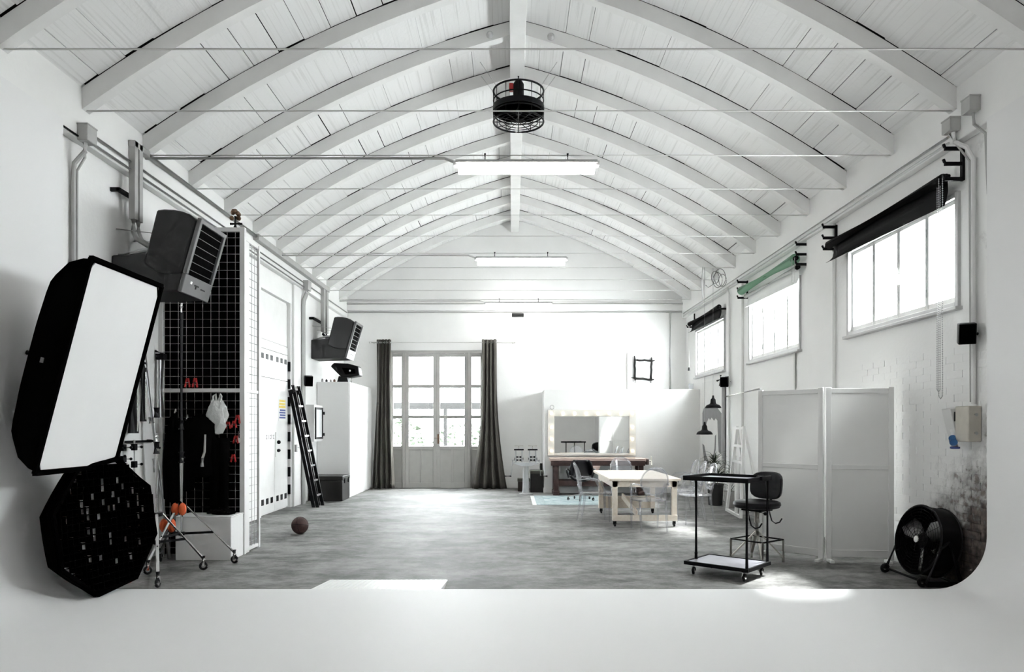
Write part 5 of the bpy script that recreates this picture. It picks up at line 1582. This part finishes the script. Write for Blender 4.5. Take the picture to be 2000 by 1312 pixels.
for (x, y, a, lab) in ((2.10, 13.55, PI, 'clear plastic armchair with rounded back behind the far end of the birch table'),
                       (2.0, 10.48, 0.12, 'clear plastic armchair at the near end of the birch table'),
                       (2.86, 11.25, PI / 2 + 0.1, 'clear plastic armchair at the birch table nearest the black trolley'),
                       (2.90, 12.0, PI / 2 - 0.05, 'clear plastic armchair in the middle of the window side of the table'),
                       (2.98, 12.75, PI / 2 + 0.05, 'clear plastic armchair on the window side nearest the partition')):
    g = copy_tree(g0); g.location = (x, y, 0); g.rotation_euler.z = a; relabel(g, lab)

# ------------------------------------------------------------------ potted plants
root = thing('potted_plant', 'spiky dark green plant in a black pot below the painting', 'plant', (3.93, 13.85, 0))
MB().lathe([(0.10, 0), (0.13, 0.01), (0.15, 0.38), (0.16, 0.39), (0.16, 0.42), (0.14, 0.42), (0.135, 0.36), (0.02, 0.36)], (3.93, 13.85, 0), n=24).build('pot', 'pot_black', root)
MB().lathe([(0.134, 0.34), (0.134, 0.37), (0.01, 0.38)], (3.93, 13.85, 0), n=20).build('soil', 'soil', root)
for i in range(3):
    a = i * 2.1
    MB().tube([(3.93 + 0.03 * math.cos(a), 13.85 + 0.03 * math.sin(a), 0.36), (3.93 + 0.06 * math.cos(a), 13.85 + 0.06 * math.sin(a), 0.55 + 0.12 * i)], 0.014, 8).build('stem', 'trunk_brown', root)
def leaf_mesh():
    n = 8; vs = []; fs = []
    for i in range(n + 1):
        t = i / n
        w = 0.013 * math.sin(PI * min(1, 0.12 + t * 0.88)) + 0.001
        z = 0.34 * t * (1 - 0.55 * t * t); x = 0.36 * t * (0.45 + 0.55 * t)
        vs += [(x, -w, z + 0.003), (x, 0, z), (x, w, z + 0.003)]
    for i in range(n):
        for j in range(2): fs.append((i * 3 + j, i * 3 + j + 1, (i + 1) * 3 + j + 1, (i + 1) * 3 + j))
    return MB().add(vs, fs).mesh('leaf', 'leaf')
lm = leaf_mesh()
rnd = random.Random(11)
for i in range(84):
    k = i % 3
    a = k * 2.1
    lf = bpy.data.objects.new('leaf', lm); COL.objects.link(lf); lf.parent = root
    lf.location = (0.06 * math.cos(a), 0.06 * math.sin(a), 0.47 + 0.12 * k + rnd.uniform(0.02, 0.14))
    lf.rotation_euler = (0, rnd.uniform(-0.55, 0.8), rnd.uniform(0, 2 * PI))
    s = rnd.uniform(0.75, 1.0); lf.scale = (s, s, s)
root = thing('flower_pot', 'grey tapered flower pot beside the spiky plant', 'pot', (4.08, 13.45, 0))
MB().lathe([(0.085, 0), (0.09, 0.01), (0.125, 0.26), (0.135, 0.26), (0.135, 0.31), (0.12, 0.31), (0.11, 0.27), (0.02, 0.27)], (4.10, 13.42, 0), n=20).build('pot', 'pot_grey', root)
MB().lathe([(0.108, 0.25), (0.108, 0.275), (0.01, 0.28)], (4.10, 13.42, 0), n=16).build('soil', 'soil', root)
for i in range(16):
    lf = bpy.data.objects.new('leaf', lm); COL.objects.link(lf); lf.parent = root
    lf.location = (0.02, -0.03, 0.27); lf.rotation_euler = (0, rnd.uniform(-0.9, 0.1), rnd.uniform(0, 2 * PI)); lf.scale = (0.6, 0.6, 0.7)

# ------------------------------------------------------------------ white easel
root = thing('easel', 'white wooden A-frame easel between the plant and the folding screen', 'easel', (3.8, 12.4, 0))
A0, A1 = Vector((3.88, 12.95, 0)), Vector((3.78, 11.85, 0))
T0, T1 = Vector((3.98, 12.66, 1.52)), Vector((3.92, 12.12, 1.52))
w = 0.045
MB().bar(A0, T0, w).build('post', 'white_wood', root); MB().bar(A1, T1, w).build('post', 'white_wood', root)
MB().bar(A0 + Vector((0, 0, w / 2)), A1 + Vector((0, 0, w / 2)), w).build('foot_rail', 'white_wood', root)
for t in (0.60, 0.78, 0.98):
    MB().bar(A0.lerp(T0, t), A1.lerp(T1, t), w * 0.9).build('rung', 'white_wood', root)
B0, B1 = Vector((4.22, 12.75, 0)), Vector((4.2, 12.0, 0))
MB().bar(B0, T0, w * 0.8).build('rear_leg', 'white_wood', root); MB().bar(B1, T1, w * 0.8).build('rear_leg', 'white_wood', root)
MB().bar(A0.lerp(A1, 0.66) + Vector((0, 0, w)), A0.lerp(T0, 0.66).lerp(A1.lerp(T1, 0.66), 0.2), w * 0.8).build('cross_brace', 'white_wood', root)
MB().bar(A0.lerp(A1, 0.70) + Vector((0, 0, w)), A0.lerp(T0, 0.66).lerp(A1.lerp(T1, 0.66), 0.75), w * 0.8).build('cross_brace', 'white_wood', root)

# ------------------------------------------------------------------ folding screen
root = thing('folding_screen', 'white two panel folding screen standing at the brick wall', 'screen', (3.5, 8.0, 0))
S0, S1, S2 = Vector((2.95, 8.57, 0)), Vector((3.49, 8.0, 0)), Vector((4.22, 7.93, 0))
SHT = 1.95
for a, b in ((S0, S1 - Vector((0.012, 0, 0))), (S1 + Vector((0.012, 0, 0)), S2)):
    d = (b - a); ln = d.length; dn = d.normalized()
    R = Matrix((dn, Vector((-dn.y, dn.x, 0)), ZV)).transposed()
    def pb_(u, z): return a + dn * u + Vector((0, 0, z))
    m = MB(); fw = 0.028
    m.obox(pb_(fw, SHT / 2 + 0.02), (fw, 0.02, SHT / 2 - 0.02), R).obox(pb_(ln - fw, SHT / 2 + 0.02), (fw, 0.02, SHT / 2 - 0.02), R)
    for z in (0.10, 1.06, SHT - 0.04): m.obox(pb_(ln / 2, z), (ln / 2 - 2 * fw, 0.016, 0.04 if z < 1.0 else 0.026), R)
    fr = m.build('panel_frame', 'white_wood', root, bevel=0.004)
    for z0, z1 in ((0.12, 1.04), (1.08, SHT - 0.06)):
        MB().obox(pb_(ln / 2, (z0 + z1) / 2), (ln / 2 - 2 * fw + 0.004, 0.006, (z1 - z0) / 2 + 0.01), R).build('fabric', 'screen_fabric', fr)
    for u in (0.05, ln - 0.05):
        MB().obox(pb_(u, 0.015), (0.022, 0.07, 0.015), R).build('foot', 'white_wood', fr, bevel=0.003)
tag(MB().tube([(2.985, 8.60, 1.972), (4.28, 14.35, 2.12)], 0.016, 8).build('white_batten', 'white_wood'), 'thin white batten from the folding screen to the window side wall', 'batten')

# ------------------------------------------------------------------ black trolley
root = thing('trolley', 'black equipment trolley with tray top and grey deck', 'trolley', (2.195, 7.31, 0), rz=math.atan2(-0.664, 0.747))
hu, hv = 0.33, 0.265
MB().box(-hu, hu, -hv, hv, 0.125, 0.135).build('deck', 'tray_grey', root, local=True)
m = MB()
m.box(-hu - 0.012, hu + 0.012, -hv - 0.012, -hv + 0.012, 0.105, 0.142).box(-hu - 0.012, hu + 0.012, hv - 0.012, hv + 0.012, 0.105, 0.142)
m.box(-hu - 0.012, -hu + 0.012, -hv + 0.012, hv - 0.012, 0.105, 0.142).box(hu - 0.012, hu + 0.012, -hv + 0.012, hv - 0.012, 0.105, 0.142)
m.build('deck_frame', 'black_metal', root, local=True, bevel=0.003)
for (u, v) in ((-hu + 0.015, -0.06), (hu - 0.015, -hv + 0.015), (hu - 0.015, hv - 0.015)):
    p = MB().cyl((u, v, 0.13), (u, v, 0.98), 0.016, n=12)
    if u < 0: p.cyl((u, v, 0.135), (u, v, 0.20), 0.02, n=12)
    p.build('post', 'black_metal', root, local=True)
m = MB(); tu, tv = hu + 0.005, hv + 0.02
MB().box(-tu, tu, -tv, tv, 0.975, 0.985).build('tray', 'tray_grey', root, local=True)
m.box(-tu - 0.008, tu + 0.008, -tv - 0.008, -tv + 0.008, 0.965, 1.012).box(-tu - 0.008, tu + 0.008, tv - 0.008, tv + 0.008, 0.965, 1.012)
m.box(-tu - 0.008, -tu + 0.008, -tv + 0.008, tv - 0.008, 0.965, 1.012).box(tu - 0.008, tu + 0.008, -tv + 0.008, tv - 0.008, 0.965, 1.012)
m.build('tray_rim', 'black_metal', root, local=True, bevel=0.003)
MB().obox((tu, 0.02, 1.0), (0.03, 0.025, 0.02)).build('tray_clamp', 'black_metal', root, local=True, bevel=0.004)
for v in (-hv + 0.015, hv - 0.015):
    u = hu - 0.0
    MB().tube([(u, v, 0.72), (u + 0.012, v, 0.62), (u + 0.03, v, 0.56), (u + 0.07, v, 0.535), (u + 0.11, v, 0.55), (u + 0.135, v, 0.59)], 0.007, 8).build('hook', 'black_metal', root, local=True)
for u, v in ((-hu + 0.06, -hv + 0.06), (hu - 0.06, -hv + 0.06), (-hu + 0.06, hv - 0.06), (hu - 0.06, hv - 0.06)):
    r = 0.042
    cs = MB().torus((u, v, r), r * 0.68, r * 0.32, (1, 0.3, 0), 18, 8).build('caster', 'black_plastic', root, local=True)
    MB().cyl((u - 0.012, v, r), (u + 0.012, v, r), 0.022, n=12).bar((u + 0.022, v, r), (u + 0.012, v, 0.1), 0.006, 0.02).bar((u - 0.022, v, r), (u - 0.012, v, 0.1), 0.006, 0.02).cyl((u, v, 0.09), (u, v, 0.11), 0.02, n=10).build('fork', 'chrome', cs, local=True)

# ------------------------------------------------------------------ black draughtsman stool
root = thing('stool', 'black padded swivel stool with backrest behind the trolley', 'stool', (2.74, 8.02, 0), rz=math.radians(-52))
n = 28; rings = []
for z, k in ((0.60, 0.8), (0.61, 0.93), (0.64, 1.0), (0.67, 0.97), (0.685, 0.86), (0.69, 0.5)):
    rings.append([(0.235 * k * math.cos(t) * (abs(math.cos(t)) ** 3 + abs(math.sin(t)) ** 3) ** (-1 / 3), 0.225 * k * math.sin(t) * (abs(math.cos(t)) ** 3 + abs(math.sin(t)) ** 3) ** (-1 / 3), z) for t in [2 * PI * i / n for i in range(n)]])
MB().loft(rings).build('seat', 'black_leather', root, local=True)
rings = []
for yy, k in ((0.20, 0.82), (0.205, 0.95), (0.225, 1.0), (0.255, 0.97), (0.265, 0.85)):
    ring = []
    for t in [2 * PI * i / n for i in range(n)]:
        q = (abs(math.cos(t)) ** 3.5 + abs(math.sin(t)) ** 3.5) ** (-1 / 3.5)
        x = 0.20 * k * math.cos(t) * q; z = 0.845 + 0.155 * k * math.sin(t) * q
        ring.append((x, yy - 1.4 * x * x + 0.12 * (z - 0.845), z))
    rings.append(ring)
MB().loft(rings).build('backrest', 'black_leather', root, local=True)
MB().tube([(0, 0.10, 0.585), (0, 0.24, 0.585), (0, 0.275, 0.65), (0, 0.265, 0.82)], 0.016, 8).build('back_arm', 'black_metal', root, local=True)
MB().box(-0.12, 0.12, -0.12, 0.12, 0.575, 0.60).build('seat_plate', 'black_metal', root, local=True)
MB().cyl((0, 0, 0.30), (0, 0, 0.58), 0.022, n=12).cyl((0, 0, 0.44), (0, 0, 0.56), 0.032, n=12).build('column', 'dull_chrome', root, local=True)
MB().cyl((0.03, 0, 0.56), (0.17, -0.1, 0.56), 0.01, n=8).sphere((0.17, -0.1, 0.56), 0.02, 10, 8).build('height_lever', 'black_plastic', root, local=True)
hb = 0.20
for sx in (-1, 1):
    for sy in (-1, 1):
        MB().cyl((sx * hb, sy * hb, 0.0), (sx * hb, sy * hb, 0.255), 0.014, n=10).build('leg', 'dull_chrome', root, local=True)
        MB().bar((sx * 0.01, sy * 0.01, 0.34), (sx * hb * 0.98, sy * hb * 0.98, 0.06), 0.03, 0.014).build('strut', 'dull_chrome', root, local=True)
for a, b in (((-hb, -hb), (hb, -hb)), ((hb, -hb), (hb, hb)), ((hb, hb), (-hb, hb)), ((-hb, hb), (-hb, -hb))):
    MB().bar((a[0], a[1], 0.255), (b[0], b[1], 0.255), 0.022, 0.014).build('foot_ring', 'black_metal', root, local=True, bevel=0.003)

# ------------------------------------------------------------------ drum fan on the floor
fc = Vector((4.0, 7.08, 0.40)); FR = 0.335
fn = Vector((-0.97, -0.10, 0.18)).normalized()
fa, fb, _ = frame_of(fn)
root = thing('drum_fan', 'big black drum fan on a floor stand by the brick wall', 'fan', (4.08, 7.08, 0))
dep = 0.22
MB().lathe([(FR, 0.0), (FR + 0.012, 0.006), (FR, 0.012), (FR, dep - 0.012), (FR + 0.012, dep - 0.006), (FR, dep), (FR - 0.008, dep), (FR - 0.008, 0)], fc - fn * dep, fn, 48, caps=False).build('drum', 'black_plastic', root)
m = MB()
for R in [0.05 + 0.031 * i for i in range(10)]: m.torus(fc + fn * 0.004, R, 0.0019, fn, 40, 5)
for i in range(12):
    t = 2 * PI * i / 12
    d = fa * math.cos(t) + fb * math.sin(t)
    m.cyl(fc + d * 0.03 + fn * 0.01, fc + d * FR + fn * 0.003, 0.0025, n=5)
m.build('front_grille', 'black_metal', root)
m = MB()
m.lathe([(0.32, 0), (0.335, 0.006), (0.335, 0), (0.12, -0.004)], fc - fn * (dep + 0.006), fn, 40, caps=False)
for R in (0.08, 0.16, 0.24, 0.32): m.torus(fc - fn * (dep + 0.004), R, 0.004, fn, 40, 5)
for i in range(4):
    t = PI * i / 4
    d = fa * math.cos(t) + fb * math.sin(t)
    m.bar(fc - d * FR - fn * (dep + 0.003), fc + d * FR - fn * (dep + 0.003), 0.012, 0.008)
m.build('rear_grille', 'black_metal', root)
MB().lathe([(0.03, 0.05), (0.075, 0.04), (0.085, -0.06), (0.05, -0.12)], fc - fn * 0.10, fn, 20).build('motor', 'black_plastic', root)
MB().lathe([(0.032, 0), (0.034, 0.006), (0.03, 0.010)], fc + fn * 0.004, fn, 20).build('badge', 'white_metal', root)
for i in range(3):
    t = 2 * PI * i / 3 + 0.5
    d = fa * math.cos(t) + fb * math.sin(t); e = fn.cross(d)
    e2 = (e * math.cos(0.5) + fn * math.sin(0.5))
    c0 = fc - fn * 0.075
    vs = [c0 + d * 0.07 - e2 * 0.05, c0 + d * 0.07 + e2 * 0.05, c0 + d * 0.20 + e2 * 0.105, c0 + d * 0.30 + e2 * 0.085, c0 + d * 0.30 - e2 * 0.075, c0 + d * 0.20 - e2 * 0.085]
    MB().add(vs, [(0, 1, 2, 5), (5, 2, 3, 4)]).build('blade', 'fan_blade', root, solid=0.006)
# stand
for s in (-1, 1):
    yy = 7.08 + s * (FR + 0.03)
    MB().tube([(3.88, yy, 0.04), (4.02, yy, 0.36), (4.10, yy, 0.42), (4.12, yy, 0.36), (4.22, yy - s * 0.02, 0.03)], 0.017, 8).build('stand_frame', 'black_metal', root)
    MB().cyl((4.09, 7.08 + s * FR, 0.40), (4.10, yy + s * 0.02, 0.40), 0.025, n=12).build('pivot_knob', 'black_plastic', root)
    MB().torus((3.86, yy - s * 0.03, 0.05), 0.034, 0.016, (0, 1, 0), 18, 8).build('wheel', 'black_plastic', root)
MB().tube([(3.87, 7.08 - FR - 0.03, 0.05), (3.87, 7.08 + FR + 0.03, 0.05)], 0.014, 8).build('axle', 'black_metal', root)
MB().tube([(4.22, 7.08 - FR - 0.01, 0.028), (4.22, 7.08 + FR + 0.01, 0.028)], 0.017, 8).build('rear_bar', 'black_metal', root)
MB().bar((3.9, 6.74, 0.03), (4.2, 6.72, 0.03), 0.03, 0.05).build('skid', 'black_metal', root)
